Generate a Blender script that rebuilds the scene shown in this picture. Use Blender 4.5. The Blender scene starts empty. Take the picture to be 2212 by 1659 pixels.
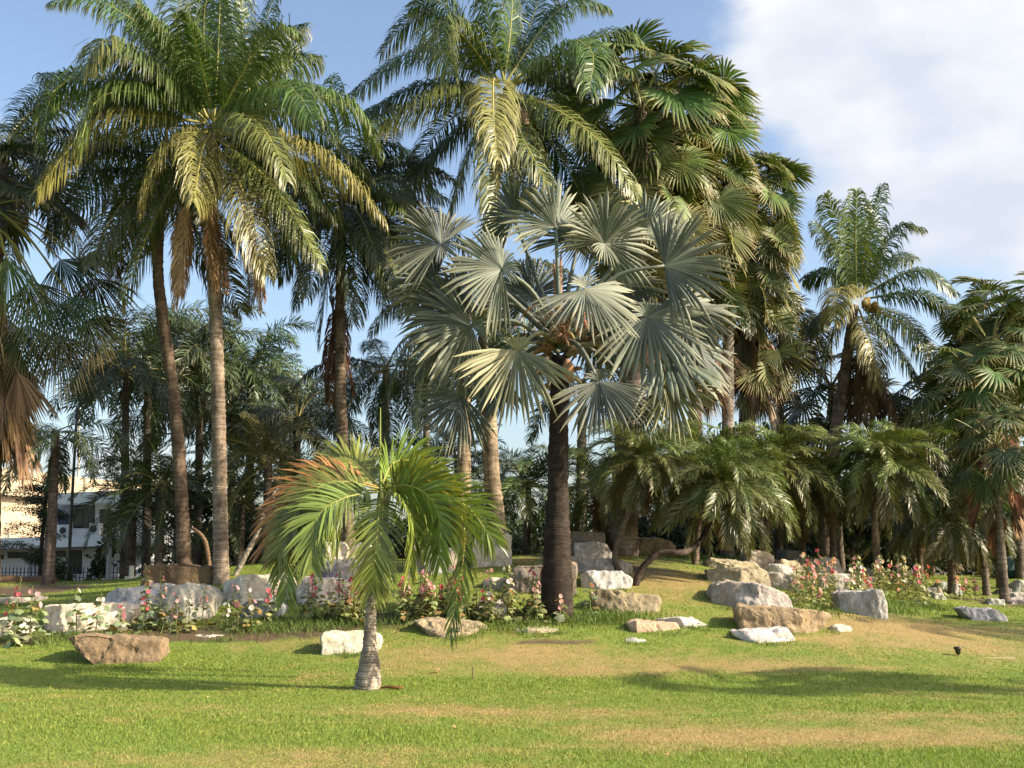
import bpy, bmesh, math, random
import numpy as np
from mathutils import Matrix, Vector, noise as mnoise

random.seed(7)
RNG = np.random.default_rng(7)
SC = bpy.context.scene
COL = SC.collection

# ------------------------------------------------------------------ camera
F = 2300.0; CX = 1106.0; CY = 829.5; PITCH = math.radians(9.5); CAMZ = 1.6   # picture units: 2212 x 1659
cd = bpy.data.cameras.new('camera'); cam = bpy.data.objects.new('camera', cd); COL.objects.link(cam)
cam.location = (0, 0, CAMZ); cam.rotation_euler = (math.radians(90) + PITCH, 0, 0)
cd.sensor_width = 36; cd.lens = 36 * F / 2212; cd.clip_end = 3000; cd.clip_start = 0.05
SC.camera = cam

# ------------------------------------------------------------------ sky, sun, exposure
SUN_EL = math.radians(30); SUN_AZ = math.radians(15)     # azimuth: from the right (+X) towards the camera (-Y)
sdir = Vector((math.cos(SUN_EL) * math.cos(SUN_AZ), -math.cos(SUN_EL) * math.sin(SUN_AZ), math.sin(SUN_EL)))
W = bpy.data.worlds.new('World'); SC.world = W; W.use_nodes = True
wn = W.node_tree.nodes; wl = W.node_tree.links; wn.clear()
def wnode(t, **k):
    n = wn.new(t)
    for a, b in k.items(): setattr(n, a, b)
    return n
sky = wnode('ShaderNodeTexSky', sky_type='NISHITA'); sky.sun_disc = False
sky.sun_elevation = SUN_EL; sky.sun_rotation = math.atan2(sdir.x, sdir.y); sky.air_density = 1.0; sky.dust_density = 2.8; sky.ozone_density = 1.0
tc = wnode('ShaderNodeTexCoord')
mp = wnode('ShaderNodeMapping'); mp.inputs['Scale'].default_value = (1, 1, 1.9); mp.inputs['Location'].default_value = (0.35, 0.1, 0.22)
nz = wnode('ShaderNodeTexNoise'); nz.inputs['Scale'].default_value = 3.4; nz.inputs['Detail'].default_value = 7; nz.inputs['Roughness'].default_value = 0.52
wl.new(tc.outputs['Generated'], mp.inputs['Vector']); wl.new(mp.outputs['Vector'], nz.inputs['Vector'])
dt = wnode('ShaderNodeVectorMath', operation='DOT_PRODUCT'); dt.inputs[1].default_value = Vector((0.42, 0.78, 0.47)).normalized()
wl.new(tc.outputs['Generated'], dt.inputs[0])
mr = wnode('ShaderNodeMapRange'); mr.inputs['From Min'].default_value = 0.945; mr.inputs['From Max'].default_value = 0.992; mr.inputs['To Max'].default_value = 0.37
mr.interpolation_type = 'SMOOTHSTEP'; wl.new(dt.outputs['Value'], mr.inputs['Value'])
ad = wnode('ShaderNodeMath', operation='ADD'); wl.new(nz.outputs['Fac'], ad.inputs[0]); wl.new(mr.outputs['Result'], ad.inputs[1])
cr = wnode('ShaderNodeMapRange'); cr.inputs['From Min'].default_value = 0.58; cr.inputs['From Max'].default_value = 0.74; cr.interpolation_type = 'SMOOTHSTEP'
wl.new(ad.outputs[0], cr.inputs['Value'])
nz2 = wnode('ShaderNodeTexNoise'); nz2.inputs['Scale'].default_value = 5.5; nz2.inputs['Detail'].default_value = 5
wl.new(mp.outputs['Vector'], nz2.inputs['Vector'])
cc = wnode('ShaderNodeValToRGB'); cc.color_ramp.elements[0].position = 0.35; cc.color_ramp.elements[0].color = (2.7, 2.95, 3.4, 1)
cc.color_ramp.elements[1].position = 0.62; cc.color_ramp.elements[1].color = (3.9, 3.9, 3.95, 1)
wl.new(nz2.outputs['Fac'], cc.inputs['Fac'])
mx = wnode('ShaderNodeMixRGB'); wl.new(cr.outputs['Result'], mx.inputs['Fac']); wl.new(sky.outputs['Color'], mx.inputs['Color1']); wl.new(cc.outputs['Color'], mx.inputs['Color2'])
bg = wnode('ShaderNodeBackground'); bg.inputs['Strength'].default_value = 0.135
wo = wnode('ShaderNodeOutputWorld'); wl.new(mx.outputs['Color'], bg.inputs['Color']); wl.new(bg.outputs['Background'], wo.inputs['Surface'])
sl = bpy.data.lights.new('sun', 'SUN'); sl.energy = 5.0; sl.angle = math.radians(0.6); sl.color = (1.0, 0.86, 0.66)
so = bpy.data.objects.new('sun', sl); COL.objects.link(so); so.rotation_euler = (-sdir).to_track_quat('-Z', 'Y').to_euler(); so.location = (30, -15, 30)
SC.view_settings.view_transform = 'Standard'; SC.view_settings.look = 'None'; SC.view_settings.exposure = 1.0; SC.view_settings.gamma = 1

# ------------------------------------------------------------------ pixel -> world helpers
CT, ST = math.cos(PITCH), math.sin(PITCH)
def ray(x, y):
    xc = (x - CX) / F; yc = (CY - y) / F
    return np.array([xc, CT - yc * ST, ST + yc * CT])
def pix(x, y, d):
    r = ray(x, y); return np.array([0, 0, CAMZ]) + r * (d / r[1])
def ppm(d): return F / d          # picture units per metre
# terrain: a base profile in Y, corrected by points of the ground seen in the picture (x, y, distance)
PY = [-500, 14.5, 16, 18.5, 20, 22, 25, 28, 35, 60, 900]; PZ = [0, 0, .12, .5, .75, 1.05, 1.4, 1.4, 1.1, 1.0, 1.0]
CTRL = [(0, 1560, 11), (1106, 1600, 10), (2212, 1560, 11), (795, 1490, 14), (300, 1490, 14), (1500, 1490, 14), (2212, 1485, 14.2),
        (1300, 1195, 26), (1200, 1335, 18.5), (478, 1255, 22), (0, 1300, 23), (150, 1272, 31), (20, 1335, 20), (40, 1390, 17.5), (0, 1425, 16.3), (-300, 1400, 17),
        (250, 1440, 16.2), (250, 1372, 17.8), (760, 1415, 16.7), (700, 1310, 20), (700, 1225, 23.5), (980, 1380, 17.2), (1000, 1300, 19.5),
        (1100, 1215, 23.5), (1450, 1250, 22), (1400, 1210, 25), (1500, 1330, 19), (1400, 1375, 17.4), (1650, 1392, 16.8), (1800, 1340, 19.3), (2000, 1345, 20),
        (2110, 1335, 21.7), (2212, 1305, 25), (2050, 1290, 25.5), (1900, 1262, 26), (1750, 1262, 24), (1650, 1205, 26.5), (2212, 1350, 20.6), (2212, 1400, 18.2),
        (1900, 1420, 16.4), (2400, 1340, 21), (550, 1400, 16.9), (550, 1340, 19)]
CP = np.array([pix(*c) for c in CTRL]); SIG = 3.0
def zbase(Y): return np.interp(Y, PY, PZ)
_A = np.exp(-((CP[:, None, :2] - CP[None, :, :2]) ** 2).sum(-1) / (2 * SIG * SIG)); _w = np.linalg.solve(_A + 0.12 * np.eye(len(CP)), CP[:, 2] - zbase(CP[:, 1]))
def terr(X, Y):
    X = np.asarray(X, float); Y = np.asarray(Y, float); sh = X.shape; X = X.ravel(); Y = Y.ravel()
    k = np.exp(-((X[:, None] - CP[None, :, 0]) ** 2 + (Y[:, None] - CP[None, :, 1]) ** 2) / (2 * SIG * SIG))
    z = zbase(Y) + k @ _w
    z = z + 0.025 * np.sin(X * .9 + .5 * Y) * np.clip((Y - 15) / 4, 0, 1)
    return np.maximum(z, -0.05).reshape(sh)
_DS = np.arange(6, 70, .04)
def hit(x, y):
    r = ray(x, y); p = np.array([0, 0, CAMZ])[None] + r[None] * (_DS / r[1])[:, None]
    b = np.nonzero(p[:, 2] < terr(p[:, 0], p[:, 1]))[0]
    return p[b[0]] if len(b) else p[-1]
def ground(x, d):
    p = pix(x, 1214, d); return np.array([p[0], d, float(terr(p[0], d))])

# ------------------------------------------------------------------ materials
def newmat(name):
    m = bpy.data.materials.new(name); m.use_nodes = True; nt = m.node_tree; nt.nodes.clear()
    out = nt.nodes.new('ShaderNodeOutputMaterial'); bs = nt.nodes.new('ShaderNodeBsdfPrincipled')
    nt.links.new(bs.outputs[0], out.inputs['Surface']); return m, nt, bs, out
def N(nt, t, **k):
    n = nt.nodes.new(t)
    for a, b in k.items():
        if a in n.inputs: n.inputs[a].default_value = b
        else: setattr(n, a, b)
    return n
def mathn(nt, op, a, b=None):
    n = nt.nodes.new('ShaderNodeMath'); n.operation = op
    for i, v in enumerate((a, b)):
        if v is None: continue
        if isinstance(v, (int, float)): n.inputs[i].default_value = v
        else: nt.links.new(v, n.inputs[i])
    return n.outputs[0]
def mixc(nt, f, a, b, mode='MIX'):
    n = nt.nodes.new('ShaderNodeMixRGB'); n.blend_type = mode
    for s, v in zip(('Fac', 'Color1', 'Color2'), (f, a, b)):
        if isinstance(v, (int, float)): n.inputs[s].default_value = v
        elif isinstance(v, tuple): n.inputs[s].default_value = v + (1,) if len(v) == 3 else v
        else: nt.links.new(v, n.inputs[s])
    return n.outputs[0]
def ramp(nt, f, lo, hi, a=0.0, b=1.0):
    n = nt.nodes.new('ShaderNodeMapRange'); n.inputs['From Min'].default_value = lo; n.inputs['From Max'].default_value = hi
    n.inputs['To Min'].default_value = a; n.inputs['To Max'].default_value = b; nt.links.new(f, n.inputs['Value']); return n.outputs['Result']
def noise(nt, scale, detail=4, vec=None, rough=.55):
    n = nt.nodes.new('ShaderNodeTexNoise'); n.inputs['Scale'].default_value = scale; n.inputs['Detail'].default_value = detail; n.inputs['Roughness'].default_value = rough
    if vec is not None: nt.links.new(vec, n.inputs['Vector'])
    return n.outputs['Fac']
def geopos(nt): return nt.nodes.new('ShaderNodeNewGeometry').outputs['Position']

def leaf_material(name, rough=.48, trans=.2, tipcol=(.30, .20, .07), tipamt=.6, spec=.35, vlo=.42, vhi=1.12):
    m, nt, bs, out = newmat(name)
    oi = nt.nodes.new('ShaderNodeObjectInfo')
    av = N(nt, 'ShaderNodeAttribute', attribute_name='v'); at = N(nt, 'ShaderNodeAttribute', attribute_name='t')
    k = ramp(nt, av.outputs['Fac'], 0, 1, vlo, vhi)
    c = mixc(nt, 1.0, oi.outputs['Color'], k, 'MULTIPLY')
    tp = mathn(nt, 'MULTIPLY', mathn(nt, 'POWER', at.outputs['Fac'], 7.0), tipamt)
    c = mixc(nt, tp, c, tipcol)
    nt.links.new(c, bs.inputs['Base Color']); bs.inputs['Roughness'].default_value = rough; bs.inputs['Specular IOR Level'].default_value = spec
    tr = nt.nodes.new('ShaderNodeBsdfTranslucent'); c2 = mixc(nt, 1.0, c, (1.15, 1.15, .55), 'MULTIPLY'); nt.links.new(c2, tr.inputs['Color'])
    ms = nt.nodes.new('ShaderNodeMixShader'); ms.inputs[0].default_value = trans
    nt.links.new(bs.outputs[0], ms.inputs[1]); nt.links.new(tr.outputs[0], ms.inputs[2]); nt.links.new(ms.outputs[0], out.inputs['Surface'])
    return m
M_LEAF = leaf_material('palm_leaflet', rough=.4, spec=.5)
M_FAN = leaf_material('fan_leaf', rough=.45, trans=.15, tipcol=(.33, .22, .09), tipamt=.8)
M_SILVER = leaf_material('silver_fan_leaf', rough=.55, trans=.06, tipcol=(.34, .30, .15), tipamt=.5, spec=.35, vlo=.55, vhi=1.1)
M_DEAD = leaf_material('dead_leaf', rough=.75, trans=.12, tipamt=.2, spec=.15, vlo=.45, vhi=1.5)
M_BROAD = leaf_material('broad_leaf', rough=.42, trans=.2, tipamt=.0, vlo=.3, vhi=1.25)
M_SOFT = leaf_material('soft_leaf', rough=.65, trans=.25, tipamt=.0, spec=.25, vlo=.6, vhi=1.3)
M_PETAL = leaf_material('petal', rough=.6, trans=.35, tipamt=.0, spec=.2, vlo=.8, vhi=1.2)

def stalk_material(name, tint=1.0, rough=.5):
    m, nt, bs, out = newmat(name); oi = nt.nodes.new('ShaderNodeObjectInfo')
    at = N(nt, 'ShaderNodeAttribute', attribute_name='t')
    c = mixc(nt, .55, oi.outputs['Color'], (.36, .29, .07)); nt.links.new(c, bs.inputs['Base Color']); bs.inputs['Roughness'].default_value = rough
    return m
M_RACHIS = stalk_material('rachis')
def plain(name, col, rough=.7, var=.25, scale=6, bump=.0, metal=0.0):
    m, nt, bs, out = newmat(name); p = geopos(nt)
    n = noise(nt, scale, 5, p); c = mixc(nt, 1.0, col, ramp(nt, n, .25, .75, 1 - var, 1 + var), 'MULTIPLY')
    nt.links.new(c, bs.inputs['Base Color']); bs.inputs['Roughness'].default_value = rough; bs.inputs['Metallic'].default_value = metal
    if bump:
        b = N(nt, 'ShaderNodeBump', Strength=bump, Distance=.02); nt.links.new(noise(nt, scale * 4, 5, p), b.inputs['Height']); nt.links.new(b.outputs[0], bs.inputs['Normal'])
    return m
def trunk_material(name):
    m, nt, bs, out = newmat(name); p = geopos(nt); oi = nt.nodes.new('ShaderNodeObjectInfo')
    av = N(nt, 'ShaderNodeAttribute', attribute_name='v')
    mpn = nt.nodes.new('ShaderNodeMapping'); mpn.inputs['Scale'].default_value = (1, 1, .35); nt.links.new(p, mpn.inputs['Vector'])
    n1 = noise(nt, 9, 6, mpn.outputs[0], .65); n2 = noise(nt, 2.3, 4, p)
    mp2 = nt.nodes.new('ShaderNodeMapping'); mp2.inputs['Scale'].default_value = (3, 3, 26); nt.links.new(p, mp2.inputs['Vector'])
    n3 = noise(nt, 2.2, 3, mp2.outputs[0])
    k = mathn(nt, 'MULTIPLY', ramp(nt, n1, .3, .72, .5, 1.35), ramp(nt, n2, .3, .7, .45, 1.35))
    k = mathn(nt, 'MULTIPLY', k, ramp(nt, n3, .35, .62, .6, 1.2))
    k = mathn(nt, 'MULTIPLY', k, ramp(nt, av.outputs['Fac'], 0, 1, .62, 1.12))
    c = mixc(nt, 1.0, oi.outputs['Color'], k, 'MULTIPLY')
    nt.links.new(c, bs.inputs['Base Color']); bs.inputs['Roughness'].default_value = .85; bs.inputs['Specular IOR Level'].default_value = .2
    b = N(nt, 'ShaderNodeBump', Strength=.7, Distance=.03); nt.links.new(mathn(nt, 'ADD', n1, n3), b.inputs['Height']); nt.links.new(b.outputs[0], bs.inputs['Normal'])
    return m
M_TRUNK = trunk_material('palm_trunk_bark')
def rock_material(name):
    m, nt, bs, out = newmat(name); p = geopos(nt); oi = nt.nodes.new('ShaderNodeObjectInfo')
    n1 = noise(nt, 3.2, 8, p, .65); n2 = noise(nt, 14, 6, p, .7); n3 = noise(nt, 1.4, 3, p)
    mpn = nt.nodes.new('ShaderNodeMapping'); mpn.inputs['Scale'].default_value = (1, 1, .3); nt.links.new(p, mpn.inputs['Vector']); n4 = noise(nt, 7, 5, mpn.outputs[0], .7)
    c = mixc(nt, 1.0, oi.outputs['Color'], ramp(nt, n1, .3, .7, .6, 1.25), 'MULTIPLY')
    c = mixc(nt, 1.0, c, ramp(nt, n2, .3, .75, .75, 1.18), 'MULTIPLY')
    c = mixc(nt, ramp(nt, n3, .52, .68, 0, .35), c, (.34, .23, .12))          # ochre staining
    c = mixc(nt, ramp(nt, n4, .57, .70, 0, .7), c, (.07, .07, .065))        # dark lichen streaks
    nt.links.new(c, bs.inputs['Base Color']); bs.inputs['Roughness'].default_value = .9; bs.inputs['Specular IOR Level'].default_value = .2
    b = N(nt, 'ShaderNodeBump', Strength=.9, Distance=.05); nt.links.new(mathn(nt, 'ADD', n1, mathn(nt, 'MULTIPLY', n2, .45)), b.inputs['Height']); nt.links.new(b.outputs[0], bs.inputs['Normal'])
    return m
M_ROCK = rock_material('boulder_stone')
def grass_material(name, blade):
    m, nt, bs, out = newmat(name); p = geopos(nt)
    dry = N(nt, 'ShaderNodeAttribute', attribute_name='dry').outputs['Fac']; dirt = N(nt, 'ShaderNodeAttribute', attribute_name='dirt').outputs['Fac']
    n1 = noise(nt, .55, 5, p, .6); n2 = noise(nt, 2.6, 5, p, .65); n3 = noise(nt, 30, 4, p, .7); n5 = noise(nt, 9, 4, p, .65)
    d = mathn(nt, 'ADD', dry, mathn(nt, 'ADD', ramp(nt, n1, .32, .7, -.42, .42), mathn(nt, 'ADD', ramp(nt, n2, .3, .7, -.42, .42), ramp(nt, n5, .3, .7, -.25, .25))))
    green = mixc(nt, n2, (.125, .193, .03), (.235, .278, .052)); dryc = mixc(nt, n2, (.28, .20, .075), (.40, .30, .125))
    c = mixc(nt, ramp(nt, d, .1, 1.2), green, dryc)
    if blade:
        av = N(nt, 'ShaderNodeAttribute', attribute_name='v').outputs['Fac']
        c = mixc(nt, 1.0, c, ramp(nt, av, 0, 1, .65, 1.4), 'MULTIPLY')
    else:
        c = mixc(nt, 1.0, c, ramp(nt, n3, .3, .7, .6, 1.25), 'MULTIPLY')
    dd = mathn(nt, 'ADD', dirt, ramp(nt, n2, .3, .7, -.25, .25))
    c = mixc(nt, ramp(nt, dd, .35, .7), c, mixc(nt, n3, (.075, .052, .032), (.16, .11, .068)))
    nt.links.new(c, bs.inputs['Base Color']); bs.inputs['Roughness'].default_value = .6; bs.inputs['Specular IOR Level'].default_value = .25
    if blade:
        tr = nt.nodes.new('ShaderNodeBsdfTranslucent'); nt.links.new(mixc(nt, 1.0, c, (1.2, 1.25, .6), 'MULTIPLY'), tr.inputs['Color'])
        ms = nt.nodes.new('ShaderNodeMixShader'); ms.inputs[0].default_value = .3
        nt.links.new(bs.outputs[0], ms.inputs[1]); nt.links.new(tr.outputs[0], ms.inputs[2]); nt.links.new(ms.outputs[0], out.inputs['Surface'])
    else:
        b = N(nt, 'ShaderNodeBump', Strength=.8, Distance=.03); nt.links.new(n3, b.inputs['Height']); nt.links.new(b.outputs[0], bs.inputs['Normal'])
    return m
M_GROUND = grass_material('lawn_ground', False); M_BLADE = grass_material('lawn_blades', True)

# ------------------------------------------------------------------ mesh helpers
class MB:
    def __init__(s): s.v = []; s.f = []; s.m = []; s.a = []; s.b = []; s.n = 0
    def add(s, verts, faces, mat=0, av=None, at=None):
        verts = np.asarray(verts, float).reshape(-1, 3); k = len(verts)
        s.v.append(verts); o = s.n
        s.f += [tuple(int(i) + o for i in f) for f in faces]; s.m += [mat] * len(faces)
        s.a.append(np.full(k, .5) if av is None else np.broadcast_to(np.asarray(av, float), (k,)))
        s.b.append(np.zeros(k) if at is None else np.broadcast_to(np.asarray(at, float), (k,)))
        s.n += k
    def mesh(s, name, mats, smooth=True):
        me = bpy.data.meshes.new(name); V = np.concatenate(s.v)
        me.from_pydata(V.tolist(), [], s.f)
        for m in mats: me.materials.append(m)
        me.polygons.foreach_set('material_index', s.m); me.polygons.foreach_set('use_smooth', [smooth] * len(s.f))
        for nm, arr in (('v', s.a), ('t', s.b)):
            at = me.attributes.new(nm, 'FLOAT', 'POINT'); at.data.foreach_set('value', np.concatenate(arr).astype(np.float32))
        me.update(); return me
def nrm(a):
    a = np.asarray(a, float); return a / np.maximum(np.linalg.norm(a, axis=-1, keepdims=True), 1e-9)
def part(name, me, parent=None, color=None, mat=None):
    o = bpy.data.objects.new(name, me); COL.objects.link(o)
    if parent is not None: o.parent = parent
    if color is not None: o.color = tuple(color) + (1,)
    if mat is not None: o.matrix_basis = mat
    return o
def thing(name, label, cat, loc, group=None):
    o = bpy.data.objects.new(name, None); COL.objects.link(o); o.location = tuple(loc); o.empty_display_size = .2
    o['label'] = label; o['category'] = cat
    if group: o['group'] = group
    return o
def tag(o, label, cat, group=None):
    o['label'] = label; o['category'] = cat
    if group: o['group'] = group
    return o
def catmull(P, n):
    P = np.asarray(P, float)
    if len(P) == 2: return P[0] + (P[1] - P[0]) * np.linspace(0, 1, n)[:, None]
    Q = np.vstack([2 * P[0] - P[1], P, 2 * P[-1] - P[-2]]); m = len(P) - 1; u = np.linspace(0, m, n); i = np.minimum(u.astype(int), m - 1); t = (u - i)[:, None]
    a, b, c, d = Q[i], Q[i + 1], Q[i + 2], Q[i + 3]
    R = .5 * (2 * b + (c - a) * t + (2 * a - 5 * b + 4 * c - d) * t ** 2 + (-a + 3 * b - 3 * c + d) * t ** 3)
    s = np.r_[0, np.cumsum(np.linalg.norm(np.diff(R, axis=0), axis=1))]; w = np.linspace(0, s[-1], n)
    return np.stack([np.interp(w, s, R[:, k]) for k in range(3)], 1)
def tube(mb, C, rad, sides=6, mat=0, av=None, at=None, cap=True):
    C = np.asarray(C, float); n = len(C); rad = np.broadcast_to(np.asarray(rad, float), (n,))
    T = nrm(np.gradient(C, axis=0)); ref = np.array([0, 1.0, 0]) if abs(T[0][1]) < .8 else np.array([1.0, 0, 0])
    A = nrm(np.cross(T, ref)); B = np.cross(T, A); th = np.linspace(0, 2 * math.pi, sides, endpoint=False)
    V = C[:, None] + rad[:, None, None] * (np.cos(th)[None, :, None] * A[:, None] + np.sin(th)[None, :, None] * B[:, None])
    f = [(i * sides + j, i * sides + (j + 1) % sides, (i + 1) * sides + (j + 1) % sides, (i + 1) * sides + j) for i in range(n - 1) for j in range(sides)]
    if cap: f += [tuple(range(sides))[::-1], tuple((n - 1) * sides + j for j in range(sides))]
    mb.add(V.reshape(-1, 3), f, mat, None if av is None else np.repeat(np.broadcast_to(av, (n,)), sides), at)
def boxm(mb, lo, hi, mat=0):
    x0, y0, z0 = lo; x1, y1, z1 = hi
    mb.add([(x0, y0, z0), (x1, y0, z0), (x1, y1, z0), (x0, y1, z0), (x0, y0, z1), (x1, y0, z1), (x1, y1, z1), (x0, y1, z1)],
           [(0, 3, 2, 1), (4, 5, 6, 7), (0, 1, 5, 4), (1, 2, 6, 5), (2, 3, 7, 6), (3, 0, 4, 7)], mat)

# ------------------------------------------------------------------ palm leaves
def pinnate(curve, n=50, Lmax=.9, width=.045, droop=.8, a0=30, a1=62, start=.16, vee=.15, side=None, rr=.03, plume=0., jit=.12, rs=None, twist=0., endlen=.35, gap=.0, roll=0.):
    rs = rs or np.random.default_rng(1); C = np.asarray(curve, float); mb = MB()
    u = np.linspace(0, 1, len(C)); T0 = nrm(np.gradient(C, axis=0))
    if side is None:
        h = C[-1] - C[0]; h[2] = 0
        if np.linalg.norm(h) < .25: h = np.array([rs.normal(), rs.normal(), 0])
        side = np.cross(h, [0, 0, 1.])
    side = nrm(side)
    for sg in (-1, 1):
        t = np.linspace(start, .995, n) + rs.normal(0, .25 / n, n); t = np.clip(t, start, .999)
        if gap: t = t[rs.random(n) > gap]
        k = len(t); P = np.stack([np.interp(t, u, C[:, i]) for i in range(3)], 1); T = nrm(np.stack([np.interp(t, u, T0[:, i]) for i in range(3)], 1))
        S = nrm(side[None] - (T @ side)[:, None] * T); U = np.cross(S, T)
        if twist or roll:
            w = (roll + twist * t)[:, None]; S, U = S * np.cos(w) + U * np.sin(w), U * np.cos(w) - S * np.sin(w)
        ang = np.radians(a0 + (a1 - a0) * t + rs.normal(0, 6, k))[:, None]
        ve = (vee + rs.normal(0, jit, k) + plume * rs.normal(0, 1, k))[:, None]
        prof = np.minimum(1, .55 + 2.2 * (t - start)) * (1 - (1 - endlen) * np.clip((t - .55) / .45, 0, 1) ** 1.6)
        L = (Lmax * prof * rs.uniform(.85, 1.1, k))[:, None]
        d0 = nrm(sg * S * np.cos(ang) + T * np.sin(ang) + U * ve); G = np.array([0, 0, -1.])
        dr = droop * rs.uniform(.6, 1.35, k)[:, None]
        d1 = nrm(d0 + G * dr * .55); d2 = nrm(d1 + G * dr)
        q0 = P; q1 = q0 + d0 * L * .3; q2 = q1 + d1 * L * .36; q3 = q2 + d2 * L * .34
        w0 = width * .5 * rs.uniform(.8, 1.2, k)[:, None]
        def wv(d): 
            x = T - (T * d).sum(1, keepdims=True) * d + rs.normal(0, .12, (k, 3)); return nrm(x) * w0
        a, b, c = wv(d0), wv(d1), wv(d2)
        V = np.stack([q0 - a * .5, q0 + a * .5, q1 + a, q1 - a, q2 + b * .8, q2 - b * .8, q3], 1).reshape(-1, 3)
        f = []
        for i in range(k):
            o = i * 7; f += [(o, o + 1, o + 2, o + 3), (o + 3, o + 2, o + 4, o + 5), (o + 5, o + 4, o + 6)]
        lv = np.repeat(rs.random(k), 7); lt = (np.array([.3, .3, .5, .5, .8, .8, 1.])[None] * (.72 + .28 * t[:, None])).ravel()
        mb.add(V, f, 0, lv, lt)
    m = min(len(C), 12); idx = np.linspace(0, len(C) - 1, m).astype(int)
    tube(mb, C[idx], rr * (1 - .88 * np.linspace(0, 1, m)), 4, 1, cap=False)
    return mb
def fan_blade(mb, hub, a, s, n, R, nseg=36, A=120, split=.5, vfold=.12, pleat=.035, bend=.08, droop=.12, rs=None, wtip=.62, bendvec=(0, 0, -1.), wave=.04, flap=.035):
    rs = rs or np.random.default_rng(3); hub = np.asarray(hub, float); a, s, n = (nrm(x) for x in (a, s, n)); bv = np.asarray(bendvec)
    e = np.radians(np.linspace(-A, A, nseg + 1)); mid = .5 * (e[1:] + e[:-1]) + rs.normal(0, .012, nseg); hw = (e[1] - e[0]) / 2
    Rm = R * (.80 + .20 * np.cos(mid * .5)) * rs.uniform(.9, 1.06, nseg); dj = rs.uniform(.4, 1.7, nseg); fl = rs.normal(0, flap, nseg); ph = rs.uniform(0, 6.3); kw = rs.uniform(2.2, 4.0)
    def pos(th, r, pl):
        d = np.cos(th)[:, None] * a + np.sin(th)[:, None] * s
        x = (r / R)[:, None]
        up = vfold * np.abs(np.sin(th * .6))[:, None] * x * R + (pl * r)[:, None] + (wave * r * np.sin(kw * th + ph))[:, None] + (fl * np.clip(r / R - split, 0, 1) * R)[:, None]
        dn = bend * x ** 2 * R + droop * R * (np.clip(x - split * .8, 0, 1)) ** 2 * dj[:, None] * 2.2
        return hub + d * r[:, None] + n * up + bv * dn
    rs_ = split * Rm; ru = (split + (1 - split) * .55) * Rm
    eL, eR, m0 = pos(mid - hw, rs_, -pleat * np.ones(nseg)), pos(mid + hw, rs_, -pleat * np.ones(nseg)), pos(mid, rs_, pleat * np.ones(nseg))
    uL, uR, um = pos(mid - hw * wtip, ru, -pleat * .6 * np.ones(nseg)), pos(mid + hw * wtip, ru, -pleat * .6 * np.ones(nseg)), pos(mid, ru, pleat * .6 * np.ones(nseg))
    tip = pos(mid, Rm, np.zeros(nseg)); hb = np.repeat(hub[None], nseg, 0)
    V = np.stack([hb, eL, m0, eR, uL, um, uR, tip], 1).reshape(-1, 3); f = []
    for i in range(nseg):
        o = i * 8; f += [(o, o + 1, o + 2), (o, o + 2, o + 3), (o + 1, o + 4, o + 5, o + 2), (o + 2, o + 5, o + 6, o + 3), (o + 4, o + 7, o + 5), (o + 5, o + 7, o + 6)]
    lv = np.repeat(rs.random(nseg), 8); lt = np.tile([0, .5, .5, .5, .8, .8, .8, 1.], nseg)
    mb.add(V, f, 0, lv, lt)

def arc_curve(L, elev, grav, n=18, p=1.25):
    t = np.linspace(0, 1, n); ang = np.radians(elev - grav * t ** p); dl = L / (n - 1)
    x = np.r_[0, np.cumsum(np.cos(ang[:-1]) * dl)]; z = np.r_[0, np.cumsum(np.sin(ang[:-1]) * dl)]
    return np.stack([x, 0 * x, z], 1)
def proto_set(key, elevs, seeds, **k):
    out = []
    for e in elevs:
        for sd in range(seeds):
            rs = np.random.default_rng(1000 + hash_key(key) + int(e) * 7 + sd * 131)
            c = arc_curve(k['L'] * rs.uniform(.92, 1.08), e + rs.uniform(-6, 6), k['grav'] * rs.uniform(.85, 1.15) * max(.25, min(1, (e + 95) / 110)))
            kw = {q: w for q, w in k.items() if q not in ('L', 'grav', 'mats')}
            mb = pinnate(c, side=np.array([0, -1., 0]), rs=rs, **kw)
            out.append((e, mb.mesh(key + '_frond', k['mats'])))
    return out
def hash_key(s): return sum(ord(c) * (i + 3) for i, c in enumerate(s)) % 977
def fan_set(key, elevs, seeds, mats, Lp=1.0, R=.8, nseg=34, A=125, split=.5, vfold=.2, droop=.2, bend=.12, rp=.016, grav=35, closed=False):
    out = []
    for e in elevs:
        for sd in range(seeds):
            rs = np.random.default_rng(500 + hash_key(key) + int(e) * 5 + sd * 77); mb = MB()
            c = arc_curve(Lp * rs.uniform(.85, 1.15), e, grav * max(.1, min(1, (e + 90) / 100)), 8)
            tube(mb, c, np.linspace(rp * 1.5, rp, 8), 4, 1, cap=False)
            T = nrm(c[-1] - c[-2]); a = nrm(T + np.array([0, 0, -.45 if e > -50 else -.05])); s = np.array([0, 1., 0]); n = np.cross(a, s)
            rollv = rs.normal(0, .25); s, n = s * math.cos(rollv) + n * math.sin(rollv), n * math.cos(rollv) - s * math.sin(rollv)
            if closed: fan_blade(mb, c[-1], a, s, n, R, nseg, 34, .22, .55, .06, .0, .12, rs, wtip=.45)
            else: fan_blade(mb, c[-1], a, s, n, R * rs.uniform(.92, 1.08), nseg, A, split, vfold, .03, bend, droop, rs)
            out.append((e, mb.mesh(key + '_leaf', mats)))
    return out
LM = [M_LEAF, M_RACHIS]
COCO = proto_set('coconut', (80, 60, 40, 20, 0, -25, -55), 2, L=3.9, grav=95, n=96, Lmax=.98, width=.032, droop=1.8, a0=8, a1=46, mats=LM, rr=.035, start=.16)
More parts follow.
